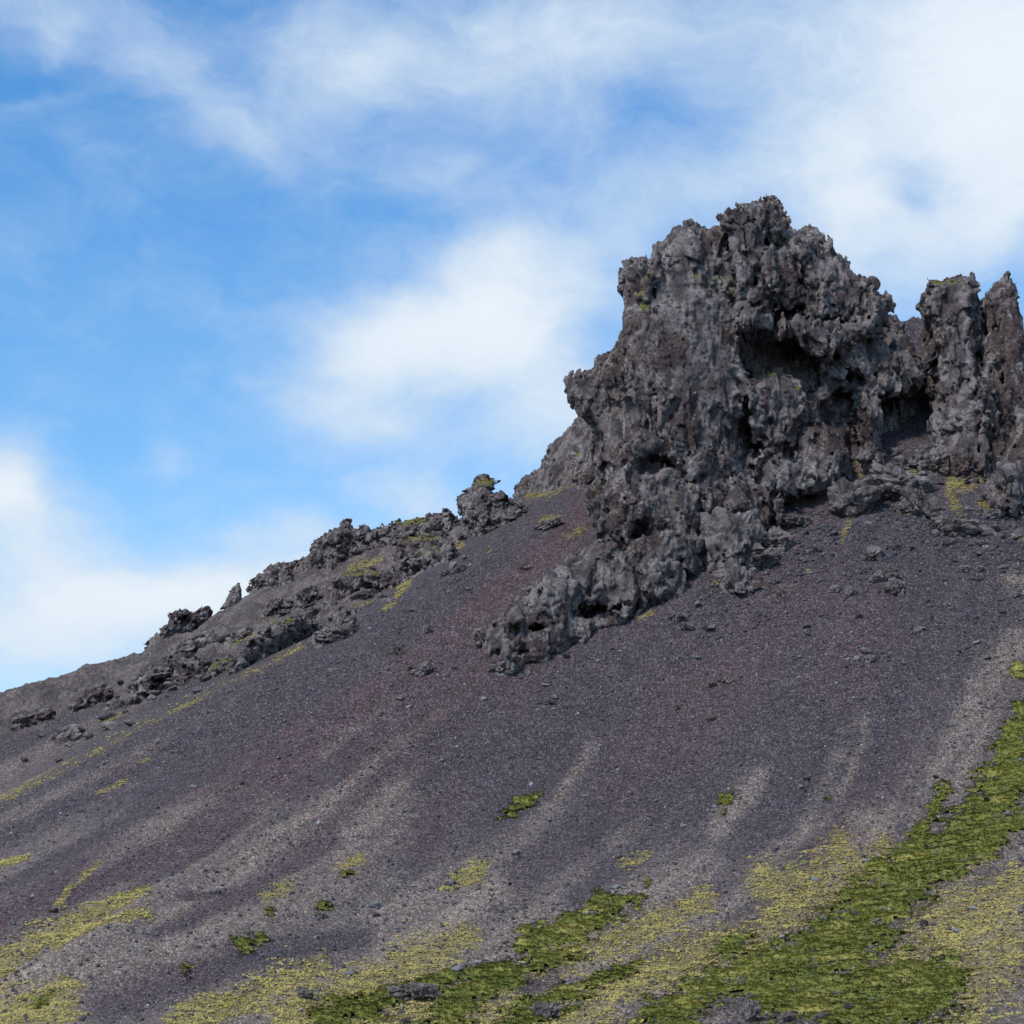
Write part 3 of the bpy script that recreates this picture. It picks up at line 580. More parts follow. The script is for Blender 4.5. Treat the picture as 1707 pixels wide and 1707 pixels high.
mo2 = h.ss(h.m('ADD', mo, h.m('MULTIPLY', h.m('SUBTRACT', fin, .5), 1.6)), .55, .8)
col = h.mix(h.m('MULTIPLY', mo2, .85), col, h.mix(fin, (.10, .10, .02), (.25, .22, .045)))
h.set(bs.inputs['Base Color'], col)
bump(h, bs, h.m('ADD', h.m('MULTIPLY', fin2, .30), h.m('MULTIPLY_ADD', fin, 1.0, h.m('MULTIPLY', mid, .8))), .35, .9)

def place(name, spec, label, cat='rock', group=None):
    vs, fs, o, at = spec; me = mk_mesh(name, vs, fs, at, smooth=False); ob = obj(name, me, m_rock, label=label, cat=cat, group=group); ob.location = o; return ob

CRAG_BASE = [(780,1090),(800,1100),(850,1124),(900,1096),(1000,1046),(1060,1018),(1150,992),(1190,930),(1215,890),(1250,860),(1300,838),(1400,805),(1520,765),(1600,775)]
_y0 = hit([800, 850, 1000, 1100], [1100, 1124, 1046, 1004])
CRAG_Y = list(zip([800, 850, 1000, 1100], _y0)) + [(1160, _y0[3] + 2.0), (1200, _y0[3] + 4.6), (1245, _y0[3] + 7.2), (1300, _y0[3] + 9.5), (1400, _y0[3] + 12.0), (1520, _y0[3] + 14)]
crag = rock([
    ([(1040,560),(1045,520),(1100,500),(1170,475),(1215,500),(1225,560),(1240,640),(1241,780),(1232,830),(1200,880),(1150,960),(1020,960),(1005,920),(1018,850),(1024,780),(1028,700),(1022,640)], 0, 5, 1.6),
    ([(1042,540),(1042,462),(1055,434),(1068,428),(1086,440),(1094,412),(1120,409),(1140,396),(1152,384),(1190,386),(1214,381),(1226,420),(1228,520),(1100,560)], 1.5, 3.5, 1.0),
    ([(1238,392),(1246,366),(1256,352),(1280,336),(1302,352),(1314,368),(1318,388),(1298,420),(1290,540),(1238,540),(1224,450)], -3.0, 3.2, 1.1),
    ([(1212,366),(1220,362),(1236,378),(1240,402),(1228,400),(1223,382)], -2.4, .8, .3),
    ([(1285,392),(1345,388),(1364,392),(1376,407),(1380,428),(1400,442),(1412,460),(1440,500),(1475,552),(1400,580),(1300,560),(1265,470)], -3.0, 4.0, 1.6),
    ([(1418,468),(1454,472),(1446,494),(1480,497),(1488,516),(1484,535),(1470,552),(1430,545)], -2.0, 2.0, .8),
    ([(1200,500),(1440,520),(1440,790),(1220,820)], 2.4, 4, 1.0),
    ([(1400,500),(1500,556),(1530,600),(1535,740),(1450,800),(1400,800)], 5.5, 4, 1.0),
    ([(1246,636),(1300,626),(1336,650),(1350,690),(1392,716),(1408,760),(1398,812),(1290,840),(1250,830)], -1.0, 3.6, 1.3),
    ([(1364,600),(1385,592),(1420,566),(1450,562),(1500,582),(1528,602),(1534,630),(1520,655),(1480,664),(1460,655),(1440,690),(1420,660),(1395,655),(1370,690),(1358,650)], -.6, 3.0, 1.1),
    ([(1440,655),(1468,668),(1476,700),(1464,735),(1484,785),(1455,800),(1440,760),(1436,700)], -.8, 1.4, .6),
    ([(1185,835),(1225,792),(1285,800),(1308,850),(1290,885),(1230,900),(1190,930)], -1.5, 2.5, 1.0),
    ([(1022,800),(1040,782),(1080,830),(1200,830),(1185,900),(1150,1005),(1100,1025),(980,1035),(985,940),(1010,880)], -1.2, 3.5, 1.4),
    ([(796,1052),(830,1040),(850,1012),(900,985),(960,942),(1000,905),(1060,950),(1080,1030),(1000,1062),(900,1108),(850,1136),(825,1118),(798,1095)], -.6, 2.6, 1.1),
    ([(956,642),(966,626),(992,614),(1014,586),(1042,566),(1060,700),(1030,740),(1000,700),(968,690),(958,672)], 3.0, 2.4, .8),
    ([(1000,690),(1050,680),(1050,840),(1020,840),(1008,760)], 2.5, 2.5, .8),
  ], CRAG_BASE,
  caves=[(1258,580,22,32,-1,4.5),(1098,775,40,20,-.3,2.2),(1150,800,30,12,0,1.6),(1272,768,13,42,-1.5,3.4),(1247,705,9,95,-.3,4.0),(1410,632,44,16,-.5,2.6),(1408,700,34,34,-1.5,3.0),(1500,690,26,28,-1,3),
         (1296,407,14,13,-3.2,2.0),(1385,528,38,11,-3,1.8),(1300,520,30,9,-3,1.6),(1330,470,34,6,-3,1.3),(985,1013,34,18,-1,4.2),(852,1046,27,24,-.7,3.0),(908,1052,22,15,-.6,2.4),(940,1000,14,10,-.6,1.8),(1040,1010,20,10,-1,2.2),(1130,970,16,14,-1.2,1.8),
         (1226,440,5,55,-2,3),(1085,480,8,45,0,2),(1190,460,26,16,-.4,1.8),(1330,700,18,16,-1,1.8),(1310,760,12,16,-1,1.8),(1060,880,10,14,-1.2,1.5),(1170,860,18,30,-1,1.6),(1222,368,3,14,-2,3)],
  vox=.14, amp=.85, lean=.013, yov=CRAG_Y, bias=1.08, red=[(1330,595,90,35),(1400,700,45,55),(1310,480,40,40),(1110,585,40,30),(1180,860,50,50),(1270,850,50,40),(1150,690,18,40),(1060,530,12,50)], calm=[(1125,555,95,95,.42),(1190,640,40,90,.6),(1160,430,40,35,.7)], moss=[(1075,480,14,40),(1190,458,34,16),(1230,475,12,22),(1272,622,22,8),(1100,610,10,5),(1040,690,6,14),(1408,602,10,5),(1465,548,20,8),(1340,830,30,8),(1250,640,10,6),(1330,650,14,7),(860,1078,14,6)])
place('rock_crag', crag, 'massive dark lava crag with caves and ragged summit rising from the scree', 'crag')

slab = rock([([(1060,650),(1000,672),(968,697),(950,722),(932,745),(918,762),(906,770),(898,786),(884,797),(864,812),(858,835),(930,838),(1060,840)], .3, 3.0, .8)],
            [(855,822),(880,824),(930,818),(1000,812),(1060,800)], vox=.14, amp=.45, lean=.03, seed=9, zs=.9, freq=1.2, moss=[(970,758,12,4),(990,765,8,4),(940,800,14,5)])
place('rock_buttress', slab, 'steep sloping rock buttress descending to the left from the shoulder of the crag', 'rock buttress')
tower = rock([([(1546,600),(1541,520),(1546,491),(1563,471),(1600,463),(1620,461),(1624,475),(1624,500),(1634,545),(1636,640),(1625,790),(1560,765),(1548,640)], 0, 3.4, 1.2),
              ([(1560,640),(1690,600),(1700,800),(1560,780)], 2.5, 3, .8), ([(1600,640),(1650,640),(1650,800),(1590,800)], -1.2, 1.8, .7)],
             [(1530,765),(1560,775),(1640,792),(1760,800)], caves=[(1556,640,15,42,-.5,3.0),(1580,720,14,20,0,2),(1625,655,10,10,-.4,2)], vox=.14, amp=.85, bias=1.2, red=[(1560,560,20,30)], lean=.016, seed=3, moss=[(1580,470,30,5),(1600,800,20,8)])
place('rock_tower', tower, 'blunt flat-topped lava tower right of the crag, left of the pointed spire', 'rock tower')
spire = rock([([(1646,560),(1643,508),(1660,482),(1681,458),(1686,480),(1694,530),(1704,560),(1702,600),(1725,700),(1730,815),(1645,805),(1640,650)], .6, 3.0, 1.0), ([(1700,572),(1760,560),(1790,700),(1790,830),(1700,820)], 2, 3.5, 1.2),
              ([(1656,520),(1668,482),(1680,456),(1690,482),(1698,530),(1692,560),(1658,560)], 1.0, 1.8, .4)],
             [(1640,792),(1720,805),(1800,820)], caves=[(1660,560,6,30,0,1.6),(1690,700,12,26,0,2),(1672,640,8,20,0,1.5)], vox=.14, amp=.5, bias=1.2, red=[(1675,600,40,80),(1690,730,40,80)], lean=.016, seed=5)
place('rock_spire', spire, 'sharp pointed lava spire at the right edge of the ridge', 'rock spire')

# outcrops along the left skyline and on the rocky slope
OC = [
 ('rock_outcrop', 'horn-shaped outcrop with a nose, alone on the skyline left of the crag', [(750,900),(756,880),(775,866),(768,840),(762,832),(775,824),(800,806),(812,801),(820,808),(817,824),(845,835),(870,848),(850,872),(800,893)], [(750,902),(800,895),(870,862)], [(780,868,16,8,-.3,1.5),(815,880,20,8,-.3,1.5)], 2.0, .45),
 ('rock_outcrop', 'long ragged outcrop with a tiny knob, on the skyline above the yellow moss', [(498,945),(515,935),(534,905),(548,890),(570,886),(572,876),(580,878),(590,888),(622,886),(616,905),(585,925),(560,945),(520,952)], [(495,950),(560,948),(625,905)], [(560,912,22,5,-.2,1.3),(525,940,16,4,-.2,1.2)], 1.8, .5),
 ('rock_outcrop', 'flat mossy ledge with a beaked tip, on the skyline between knob and horn', [(653,878),(672,872),(700,868),(745,862),(752,876),(720,888),(680,890)], [(650,890),(750,880)], [], 1.4, .3),
 ('rock_outcrop', 'rounded bulky outcrop on the skyline right of the thin spike', [(418,985),(424,968),(440,960),(455,948),(475,945),(482,955),(476,976),(450,986)], [(415,988),(482,975)], [(450,972,18,5,-.2,1.2)], 1.6, .42),
 ('rock_outcrop', 'dark stepped outcrop on the skyline between spike and knobbed outcrop', [(470,960),(482,943),(500,936),(520,925),(545,915),(560,935),(530,950),(490,962)], [(465,965),(560,945)], [(510,948,20,4,-.2,1.2)], 1.6, .4),
 ('rock_spike', 'thin upright spike of dark rock on the left skyline', [(374,1006),(382,990),(392,980),(398,974),(401,984),(400,998),(392,1006)], [(370,1008),(405,1000)], [], .9, .16),
 ('rock_outcrop', 'low black craggy outcrop leaning out, the largest left of the spike', [(270,1062),(274,1048),(284,1040),(285,1026),(300,1021),(320,1024),(345,1016),(348,1028),(320,1040),(300,1052),(282,1064)], [(268,1066),(350,1030)], [(300,1042,14,4,-.2,1.0)], 1.5, .35),
 ('rock_outcrop', 'small leftmost black knob on the skyline', [(244,1080),(252,1066),(262,1058),(276,1062),(268,1074),(252,1082)], [(242,1083),(278,1068)], [], 1.2, .3),
 ('rock_outcrop', 'overhanging outcrop with two dark hollows below the yellow moss patches', [(545,1000),(560,968),(580,958),(615,952),(650,960),(655,975),(620,990),(600,1000),(560,1012)], [(545,1010),(600,1003),(655,978)], [(570,985,13,12,-.4,2.2),(603,980,14,9,-.4,2.2)], 2.0, .35),
 ('rock_outcrop', 'crumbling ledge with a mossy top just above the scree shoulder', [(560,1025),(600,1010),(640,1000),(660,1005),(640,1022),(600,1035),(565,1040)], [(555,1040),(660,1012)], [(600,1026,26,5,-.3,1.4)], 1.5, .35),
 ('rock_outcrop', 'wide broken ledge with a black overhang low on the left slope', [(222,1165),(228,1140),(250,1122),(290,1108),(325,1102),(345,1106),(330,1128),(290,1148),(250,1168)], [(215,1176),(345,1125)], [(262,1142,24,12,-.3,2.2),(300,1124,16,7,-.3,1.8)], 1.9, .45),
 ('rock_outcrop', 'small dark ledge uphill of the wide ledge, beside yellow moss', [(375,1070),(385,1055),(410,1048),(420,1055),(405,1068),(382,1078)], [(370,1080),(420,1062)], [(392,1066,12,5,-.2,1.3)], 1.2, .3),
 ('rock_outcrop', 'jagged ledge with a dark underside between wide ledge and mossy slope', [(340,1128),(350,1112),(370,1102),(388,1098),(392,1108),(370,1122),(348,1136)], [(338,1138),(392,1112)], [(365,1118,14,5,-.2,1.2)], 1.2, .35),
 ('rock_outcrop', 'shallow ledge below and left of the wide broken ledge', [(180,1172),(200,1158),(225,1158),(232,1168),(210,1180),(188,1184)], [(176,1186),(234,1176)], [(205,1174,14,5,-.2,1.2)], 1.1, .3),
 ('rock_outcrop', 'lone weathered lump low at the far left of the rocky slope', [(92,1230),(100,1216),(125,1212),(140,1220),(128,1234),(104,1238)], [(90,1240),(142,1230)], [(114,1230,12,5,-.2,1.2)], 1.1, .35),
 ('rock_outcrop', 'tilted slab with mossy crest just above the black-hollowed outcrop', [(660,905),(690,892),(730,900),(740,915),(700,925),(670,925)], [(655,928),(745,918)], [], 1.3, .4),
 ('rock_outcrop', 'long mossy rubble ledge stepping up the slope right of the jagged ledge', [(395,1120),(410,1085),(440,1060),(480,1040),(510,1030),(520,1045),(490,1070),(450,1095),(415,1118)], [(390,1124),(520,1058)], [(420,1100,10,6,-.3,1.4),(470,1062,14,6,-.3,1.4)], 1.5, .5),
 ('rock_outcrop', 'broken crest of brown rock on the skyline directly left of the horn', [(606,915),(620,892),(650,880),(700,872),(745,864),(758,880),(730,900),(680,908),(640,920)], [(600,924),(760,890)], [(650,905,16,5,-.3,1.4)], 1.8, .5),
 ('rock_outcrop', 'rubbly brown outcrop with moss between the horn and the two dark hollows', [(650,975),(665,945),(700,925),(745,912),(750,930),(720,950),(690,970)], [(645,982),(752,936)], [(690,952,14,6,-.3,1.5)], 1.6, .5),
 ('rock_outcrop', 'dark ledge below the spike, in the middle of the rocky slope', [(440,1028),(450,1008),(480,998),(520,985),(530,998),(505,1015),(465,1030)], [(436,1034),(530,1005)], [(478,1014,16,5,-.3,1.4)], 1.4, .42),
 ('rock_outcrop', 'low brown ledge on the slope below the black leaning outcrop', [(275,1100),(290,1080),(330,1062),(370,1050),(378,1060),(340,1080),(300,1098)], [(270,1106),(380,1066)], [(320,1080,14,5,-.2,1.3)], 1.3, .42),
 ('rock_outcrop', 'weathered lumps near the left edge under the bare skyline', [(10,1215),(25,1195),(60,1186),(85,1190),(70,1205),(35,1218)], [(5,1222),(88,1200)], [(45,1204,14,5,-.2,1.3)], 1.2, .4),
 ('rock_outcrop', 'small brown knuckle of rock on the upper slope far left', [(120,1182),(135,1165),(165,1152),(180,1156),(165,1172),(138,1186)], [(116,1190),(182,1166)], [(148,1172,12,4,-.2,1.2)], 1.1, .4),
 ('rock_outcrop', 'short ledge above the scree shoulder, under the mossy rubble ledge', [(520,1078),(530,1060),(560,1045),(590,1038),(592,1050),(565,1065),(535,1080)], [(515,1086),(594,1056)], [(552,1064,12,5,-.2,1.3)], 1.1, .4),
 ('rock_outcrop', 'weathered slab on the slope just left of the crag, under its slabby shoulder', [(960,800),(972,790),(995,792),(990,805),(970,812)], [(955,815),(1000,806)], [], 1.0, .25),
]
for i, (nm, lab, pl, bs_, cv_, T, am) in enumerate(OC):
    _b = [(p[0], p[1] + 3) for p in bs_]; _w = 5 if nm == 'rock_spike' else 9
    root = [(p[0] + (3 if n == 0 else (-3 if n == len(_b) - 1 else 0)), p[1] - _w) for n, p in enumerate(_b)] + [(p[0] - 2, p[1] + _w) for p in _b[::-1]]
    pl = [(np.mean([q[0] for q in pl]) + (p[0] - np.mean([q[0] for q in pl])) * 1.06, np.mean([q[1] for q in pl]) + (p[1] - np.mean([q[1] for q in pl])) * 1.12) for p in pl]
    place(nm, rock([(pl, 0, T, min(T * .4, .4)), (root, .1, T * .9, .3)], bs_, caves=cv_, vox=.10, amp=am, lean=.01, seed=i + 6, zs=1.3, freq=1.9, k=.2,
        moss=[(np.mean([p[0] for p in pl]), min(p[1] for p in pl) + 8, 34, 9)] if i in (0, 2, 8, 9, 12, 15, 16, 17, 18) else []), lab, 'rock outcrop')

# ------------------------------------------------------------------ boulders and stones
import bmesh
def stone_mesh(seed, sub=4, flat=.7, rough=.30):
    bm = bmesh.new(); bmesh.ops.create_icosphere(bm, subdivisions=sub, radius=1.0)
    me = bpy.data.meshes.new('stone'); bm.to_mesh(me); bm.free()
    co = np.empty(len(me.vertices) * 3, np.float32); me.vertices.foreach_get('co', co); co = co.reshape(-1, 3); rg = np.random.default_rng(seed)
    # chipped planes, then lumps and pits
    for _ in range(11):
        nrm = rg.normal(size=3); nrm /= np.linalg.norm(nrm); d = rg.uniform(.55, .9); t = co @ nrm - d; co = co - np.outer(np.maximum(t, 0) * .88, nrm)
    o = seed * 5.3
    r = 1 + rough * (fbm(co * 1.1 + o, 3, seed % 4)) - rough * .9 * (.35 - np.abs(vn(co * 2.6 + o, 1))) - rough * .5 * (.35 - np.abs(vn(co * 5.7 + o, 2)))
    bb, ee = blocks(co * 1.9 + o, seed % 4); r = r + .16 * bb - .10 * sst(ee, .12, 0)
    co = co * r[:, None] * np.array([1.0, .8, flat]); me.vertices.foreach_set('co', co.astype(np.float32).ravel()); me.update()
    me.attributes.new('moss', 'FLOAT', 'POINT'); kn = me.attributes.new('knob', 'FLOAT', 'POINT'); kn.data.foreach_set('value', np.full(len(me.vertices), .0, np.float32)); me.materials.append(m_rock); return me
BIGS = [stone_mesh(s, 5, f, .42) for s, f in ((1, .75), (2, .65), (3, .85), (4, .6), (5, .7), (6, .8))]
def surf_normal(x, y):
    e = .6; return np.array([float(ground(x - e, y) - ground(x + e, y)), float(ground(x, y - e) - ground(x, y + e)), 2 * e])
def boulder(u, v, w, hgt, label, k=0, tilt=0, cat='boulder', sink=.25, group=None, me=None, name='boulder'):
    """u, v: middle of the stone in the photo; w, hgt: its size there in pixels"""
    Yd = float(hit(u, v + hgt * .35)[0]); s = Yd / F
    x, y, z = unproj(u, v + hgt * .35, Yd); o = bpy.data.objects.new(name, me or BIGS[k % 6]); C.objects.link(o)
    rx, rz = w * s * .56, hgt * s * .62
    q = 1.28 if w >= 26 else 1.1; rx *= q; rz *= 1.2 * q; o.scale = (rx, (rx + rz) * .55, rz / .72); o.location = (float(x), float(y) + rx * .15, float(z) + rz * (.62 - sink))
    o.rotation_euler = (R(random.uniform(-15, 15)), R(-tilt), R((k * 67) % 40 - 20))
    o['label'] = label; o['category'] = cat
    if group: o['group'] = group
    return o
B = [(1218,918,80,75,'largest rounded boulder, resting at the foot of the crag with yellow moss on top',0,20),(1232,972,45,36,'dark round boulder lying just below the largest rounded boulder',2,0),
 (1512,810,80,44,'broad grey boulder right of the crag, tilted down to the right',1,-12),(1428,838,70,50,'craggy pyramid-shaped boulder between the crag and the broad grey boulder',4,10),(1536,842,36,36,'rounded grey boulder tucked under the broad grey boulder',2,30),
 (1473,824,26,22,'small smooth boulder left of the broad grey boulder',3,0),(1562,775,42,30,'smooth grey boulder at the foot of the blunt tower',5,0),(1606,778,38,32,'pale rounded boulder against the foot of the blunt tower, by the moss',0,0),
 (1692,820,70,90,'large pale slab-sided boulder at the right edge below the spire',3,20),(1600,884,50,28,'flat brown boulder on the scree below the yellow moss',4,-8),(1578,872,30,24,'lumpy boulder touching the flat brown boulder on its left',1,10),
 (1512,902,0,0,'',0,0),(840,1112,38,22,'pale boulder at the lowest tip of the crag foot',5,5),(707,1117,28,20,'tilted dark stone alone on the scree left of the crag foot',1,35),(665,1085,18,12,'small grey-topped stone with moss beside it, far left on the scree',2,25),
 (1267,960,0,0,'',0,0),(1460,965,22,16,'left stone of the tight cluster on the mid scree',3,0),(1468,962,18,15,'round brown stone in the middle of the tight cluster',0,0),(1486,958,20,22,'tall stone at the top right of the tight cluster',4,0),(1499,983,26,20,'lowest and largest stone of the tight cluster',2,10),
 (1455,927,28,15,'flat stone under the mossy stone, right part of the upper pair',5,10),(1460,915,18,12,'small stone stacked above the flat stone, with yellow moss',1,0),(1494,912,16,12,'pale stone with mossy rim right of the upper pair',2,0),(1518,914,14,8,'low flat stone to the right of the pale mossy-rimmed stone',3,0),
 (1362,917,14,10,'blue-grey stone alone on the scree, uphill of the two pale stones',4,0),(1390,983,18,10,'wide flat stone left of the tight cluster',5,15),(1418,987,16,13,'pinkish rounded stone just left of the tight cluster',0,0),(1293,968,16,12,'stone with yellow moss right of the dark round boulder',1,30),
 (1306,990,14,12,'speckled stone below the mossy stone near the dark round boulder',2,0),(1342,1044,16,7,'flat stone forming the upper of the two pale stones',3,10),(1344,1057,13,12,'pale stone just below the flat one of the two pale stones',4,30),(1517,1045,13,9,'upper stone of the pair on the right scree',0,10),
 (1526,1054,14,8,'lower stone of the pair on the right scree',5,5),(1455,1098,12,14,'whitish two-lobed stone in the middle of the right scree',1,0),(1415,1110,12,7,'pale oval stone down-left of the whitish two-lobed stone',2,10),(1430,1028,14,7,'flat dark stone on the right scree above the whitish one',3,20),
 (1632,948,18,12,'dark stone on the right scree under the rubble, rightmost of its line',4,0),(1605,950,20,10,'flattened stone left of the dark stone on the right scree',5,10),(1692,992,18,8,'pale flat stone at the right edge on a bare light patch',0,0),(1640,905,22,10,'dark low stone among the rubble right of the flat brown boulder',1,0),
 (1212,1133,18,12,'pale stone, right one of the pair below the crag',2,15),(1185,1141,16,11,'dark stone, left one of the pair below the crag',3,10),(917,1171,15,9,'dark-bottomed stone alone on the scree below the crag foot',4,10),(945,1178,11,6,'pale flat stone just right of the dark-bottomed stone',5,15),
 (1127,1180,10,9,'brownish pale stone below the reddish scree',0,0),(1187,1197,16,9,'flat stone farther down below the pair of stones',1,10),(1065,1195,9,8,'small pale stone under the middle of the crag foot',2,0),(1135,1030,20,18,'grey stone at the corner below the crag prow',3,0),(1118,1028,14,12,'small stone next to the grey stone at the prow corner',5,0),
 (1145,1046,24,12,'rusty flat stone below the prow corner',4,-10),(712,1050,12,12,'pale orange-edged stone on the upper left scree',0,0),(758,1112,10,9,'dark small stone right of the tilted dark stone',1,0),(746,1127,9,7,'pale pink stone below the dark small stone',2,0),(683,1114,9,8,'small greenish stone just left of the tilted dark stone',3,0),
 (918,874,34,16,'moss-capped low boulder on the scree between horn outcrop and crag',1,25),(975,798,34,16,'dark slab boulder high on the scree beside the crag shoulder',4,25),(765,950,24,9,'pale flat stone on the upper scree under the horn outcrop',5,25),(740,958,18,7,'thin light stone left of the pale flat stone under the horn',0,25),(875,945,18,9,'dark angular stone in the middle of the upper scree',2,20),
 (523,1018,18,15,'pale cube-like stone on the rocky slope left of the scree shoulder',3,0),(1000,858,30,60,'tall slab leaning on the left side of the crag prow',4,20),
 (688,1657,48,26,'long brown boulder with pale top lying in the green moss',1,8),(722,1655,16,16,'dark stone touching the right end of the long brown boulder',2,0),(1247,1692,28,26,'grey brown boulder at the bottom edge in the green moss',0,10),(1309,1697,24,18,'dark flat boulder at the bottom edge right of the grey brown one',3,10),
 (1415,1680,14,12,'dark stone in the green moss near the bottom right',4,0),(1370,1697,24,10,'low grey stone at the bottom edge between two darker stones',5,0),(1427,1525,16,8,'dark flat stone in the upper green moss strip',2,10),(1540,1540,12,8,'small dark stone in the yellow moss right of the green strip',0,0),
 (1360,1587,12,8,'small dark stone in the middle of the green moss',1,0),(675,1702,14,12,'dark round stone cut by the bottom edge',3,0),(510,1660,24,14,'grey stony lump on the yellow moss near the bottom left',4,0),(361,1487,11,8,'lone dark stone on the lower left slope',5,0),(910,1690,34,20,'rubbly dark boulder in the moss near the bottom centre',0,10),(1285,1393,9,8,'small round grey stone on the dark lower scree',2,0),(1293,1414,9,8,'light grey stone just below the small round one',3,0),
 (1262,935,50,30,'brown half-buried boulder right of the largest rounded boulder',3,10),(1290,905,44,26,'low weathered boulder under the crag, above the half-buried one',5,-10),(1330,870,46,22,'moss-edged flat boulder at the foot of the crag columns',1,-5),(1240,845,60,44,'bulging brown boulder wedged at the crag foot above the moss cushion',4,0),
 (1520,770,30,18,'rubble block in the gap between crag and blunt tower',2,0),(1545,755,26,16,'upper rubble block leaning against the blunt tower',0,10),(1500,752,22,14,'small rubble block left in the gap beside the tower',1,0),(1640,830,22,14,'grey stone in the yellow moss under the tower',3,10),(1660,860,28,14,'brown stone beside the large pale slab-sided boulder',4,0),(1580,905,20,12,'small stone in the rubble under the lumpy boulder',5,0)]
for (u, v, w, hh_, lab, k, t) in B:
    if w: boulder(u, v, w, hh_, lab, k, t)

SM = [stone_mesh(20 + s, 2, .7, .35) for s in range(8)]
m_pale, h, bs, geo = mat_new('pale_stone')
oi = h.n('ShaderNodeObjectInfo'); n1 = h.noise(geo.outputs['Position'], 9, 4, .7)
col = h.mix(n1, (.075, .07, .08), (.20, .195, .205)); col = h.mix(h.m('MULTIPLY', oi.outputs['Random'], .5), col, (.26, .25, .26))
h.set(bs.inputs['Base Color'], col)
rg = np.random.default_rng(5)
def scatter(n, ulo, uhi, vlo, vhi, dens):
    out = []
    while len(out) < n:
        m_ = 4000; u = rg.uniform(ulo, uhi, m_); v = rg.uniform(vlo, vhi, m_); ok = (v > np.interp(u, cu, cv) + 6) & (rg.uniform(0, 1, m_) < dens(u, v)); ok &= ~((u > 790) & (u < 1240) & (v < np.interp(u, [790,850,1000,1150,1240], [1120,1135,1060,1005,900]))) & (v > np.interp(u, [1240, 1400, 1700], [880, 820, 850]) * (u > 1240))
        out += list(zip(u[ok], v[ok]))
    return np.array(out[:n])
def dn(u, v):
    c = (np.abs(vn(P3(u * .01, v * .014), 2)) > .25) * .8 + .2
    return c * np.clip(1.15 - (v - 900) / 750, .15, 1) * np.where(u < 450, .35, 1)
pts = scatter(190, -10, 1715, 860, 1690, dn); Yh = hit(pts[:, 0], pts[:, 1])
for i, ((u, v), Yd) in enumerate(zip(pts, Yh)):
    x, y, z = unproj(u, v, Yd); s = float(rg.gamma(3.0, .035) + .09)
    o = bpy.data.objects.new('stone', SM[i % 8]); C.objects.link(o); o.location = (float(x), float(y), float(z) + s * .25)
    o.scale = (s * rg.uniform(.9, 1.5), s, s * rg.uniform(.7, 1.1)); o.rotation_euler = (rg.uniform(-.4, .4), rg.uniform(-.4, .4), rg.uniform(0, 6.28))
    tn = 'pale' if i % 2 == 0 else 'dark'; o['label'] = 'small %s loose stone scattered on the open scree' % tn; o['category'] = 'stone'; o['group'] = '%s loose stones scattered on the open scree' % tn
rub = np.concatenate([np.c_[rg.normal(1330, 45, 16), rg.normal(872, 16, 16)], np.c_[rg.normal(1630, 45, 20), rg.normal(885, 22, 20)], np.c_[rg.normal(1520, 30, 10), rg.normal(765, 12, 10)], np.c_[rg.normal(1600, 30, 10), rg.normal(800, 10, 10)]])
_tt = rg.uniform(0, 1, 48); _uu = 20 + 740 * _tt; left = np.c_[_uu, np.interp(_uu, cu, cv) - rg.uniform(8, 80, 48) * np.interp(_uu, [0, 600, 760], [1.4, 1, .5])]
for i, ((u, v), Yd) in enumerate(zip(left, hit(left[:, 0], left[:, 1]))):
    x, y, z = unproj(u, v, Yd); s = float(rg.gamma(3.0, .09) + .15)
    o = bpy.data.objects.new('stone', SM[1 + 2 * (i % 4)]); C.objects.link(o); o.location = (float(x), float(y), float(z) + s * .2)
    o.scale = (s * rg.uniform(.9, 1.5), s, s * rg.uniform(.7, 1.1)); o.rotation_euler = (rg.uniform(-.4, .4), rg.uniform(-.4, .4), rg.uniform(0, 6.28))
    o['label'] = 'rough stone lying on the rocky slope left of the crag'; o['category'] = 'stone'; o['group'] = 'rough stones on the left rocky slope'
for i, ((u, v), Yd) in enumerate(zip(rub, hit(rub[:, 0], rub[:, 1]))):
    x, y, z = unproj(u, v, Yd); s = float(rg.gamma(3.0, .07) + .15)
    o = bpy.data.objects.new('stone', SM[1 + 2 * (i % 4)]); C.objects.link(o); o.location = (float(x), float(y), float(z) + s * .2)
    o.scale = (s * rg.uniform(.9, 1.5), s, s * rg.uniform(.7, 1.1)); o.rotation_euler = (rg.uniform(-.4, .4), rg.uniform(-.4, .4), rg.uniform(0, 6.28))
    o['label'] = 'rough stone in the rubble at the foot of the rock walls'; o['category'] = 'stone'; o['group'] = 'rubble stones at the foot of the rock walls'
for me_ in SM[::2]: me_.materials.clear(); me_.materials.append(m_pale)

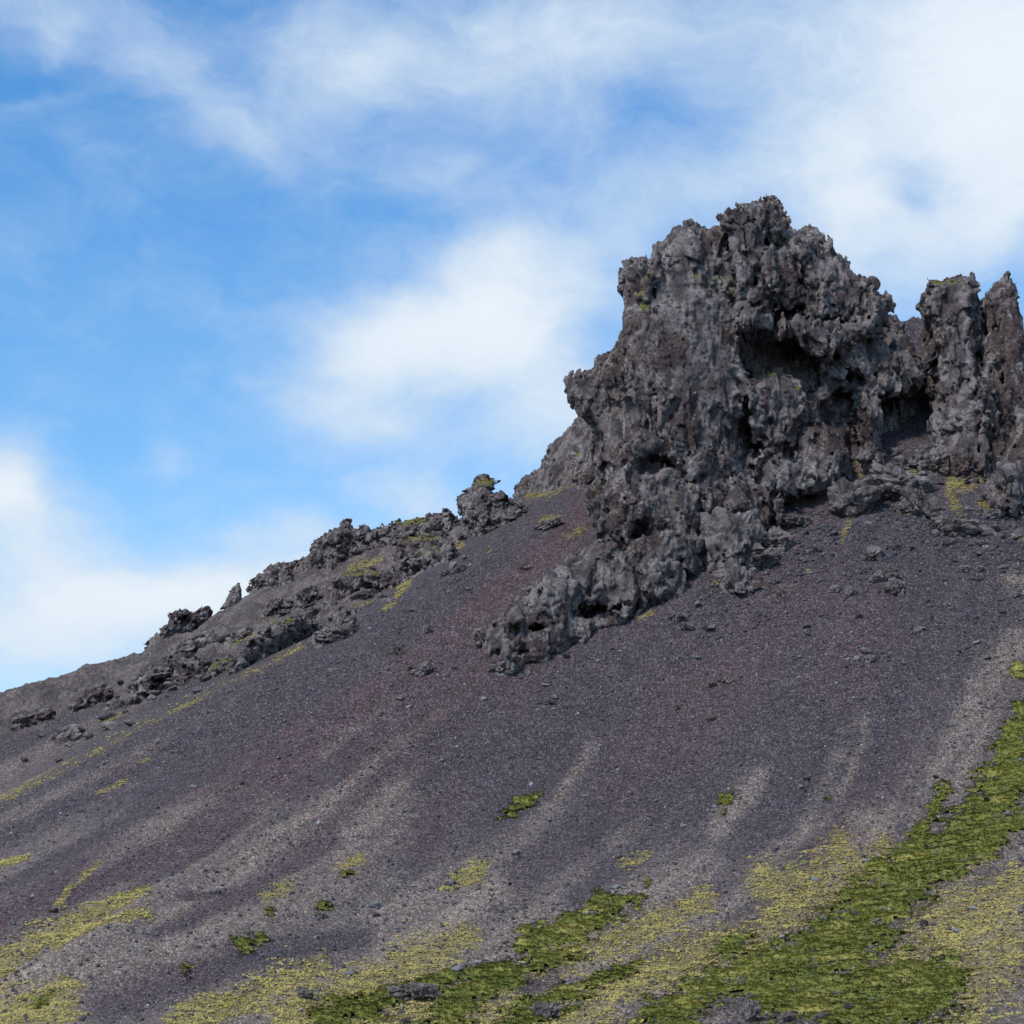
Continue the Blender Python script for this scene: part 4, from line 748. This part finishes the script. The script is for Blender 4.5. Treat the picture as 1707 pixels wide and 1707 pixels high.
# gravel: thousands of pebbles too many to count, one object
def pebbles(n, pts_uv, smin_, smax_):
    bm = bmesh.new(); bmesh.ops.create_icosphere(bm, subdivisions=1, radius=1.0); bm.verts.ensure_lookup_table()
    bv_ = np.array([v.co[:] for v in bm.verts]); bf = np.array([[v.index for v in f.verts] for f in bm.faces]); bm.free()
    Yd = hit(pts_uv[:, 0], pts_uv[:, 1]); x, y, z = unproj(pts_uv[:, 0], pts_uv[:, 1], Yd)
    s = smin_ + (smax_ - smin_) * rg.power(.35, len(x))
    V_ = bv_[None] * rg.uniform(.55, 1.2, (len(x), len(bv_), 1)); a = rg.uniform(0, 6.28, len(x)); ca, sa = np.cos(a)[:, None], np.sin(a)[:, None]
    st_ = rg.uniform(.6, 1.3, (len(x), 3)); V_ = V_ * st_[:, None] * s[:, None, None]
    W_ = np.stack([V_[..., 0] * ca - V_[..., 1] * sa, V_[..., 0] * sa + V_[..., 1] * ca, V_[..., 2]], -1) + np.stack([x, y + 0 * x, z + s * .15], 1)[:, None]
    F_ = bf[None] + (np.arange(len(x)) * len(bv_))[:, None, None]
    tone = np.repeat(rg.power(.6, len(x)), len(bv_))
    return W_.reshape(-1, 3), F_.reshape(-1, 3), tone
m_grav, h, bs, geo = mat_new('gravel_grain')
t = h.attr('tone'); col = h.mix(t, (.050, .046, .058), (.105, .098, .108)); col = h.mix(h.ss(t, .93, 1.0), col, (.30, .30, .32)); h.set(bs.inputs['Base Color'], col)
pp = scatter(26000, -20, 1727, 850, 1715, lambda u, v: dn(u, v) * .8 + .15)
W_, F_, tone = pebbles(len(pp), pp, .03, .15)
near_foot = scatter(2600, 1150, 1720, 850, 1080, lambda u, v: np.clip(1.1 - (v - np.interp(u, [1150, 1240, 1400, 1700], [960, 900, 830, 850])) / 170, .05, 1) * (np.abs(vn(P3(u * .02, v * .03), 1)) > .2))
W2, F2, t2 = pebbles(len(near_foot), near_foot, .07, .26); F_ = np.concatenate([F_, F2 + len(W_)]); W_ = np.concatenate([W_, W2]); tone = np.concatenate([tone, t2 * .9])
obj('gravel', mk_mesh('gravel', W_, F_, dict(tone=tone), smooth=False), m_grav, kind='stuff', label='fine pebbles strewn over the dark volcanic scree', cat='gravel')

sc.render.engine = 'CYCLES'
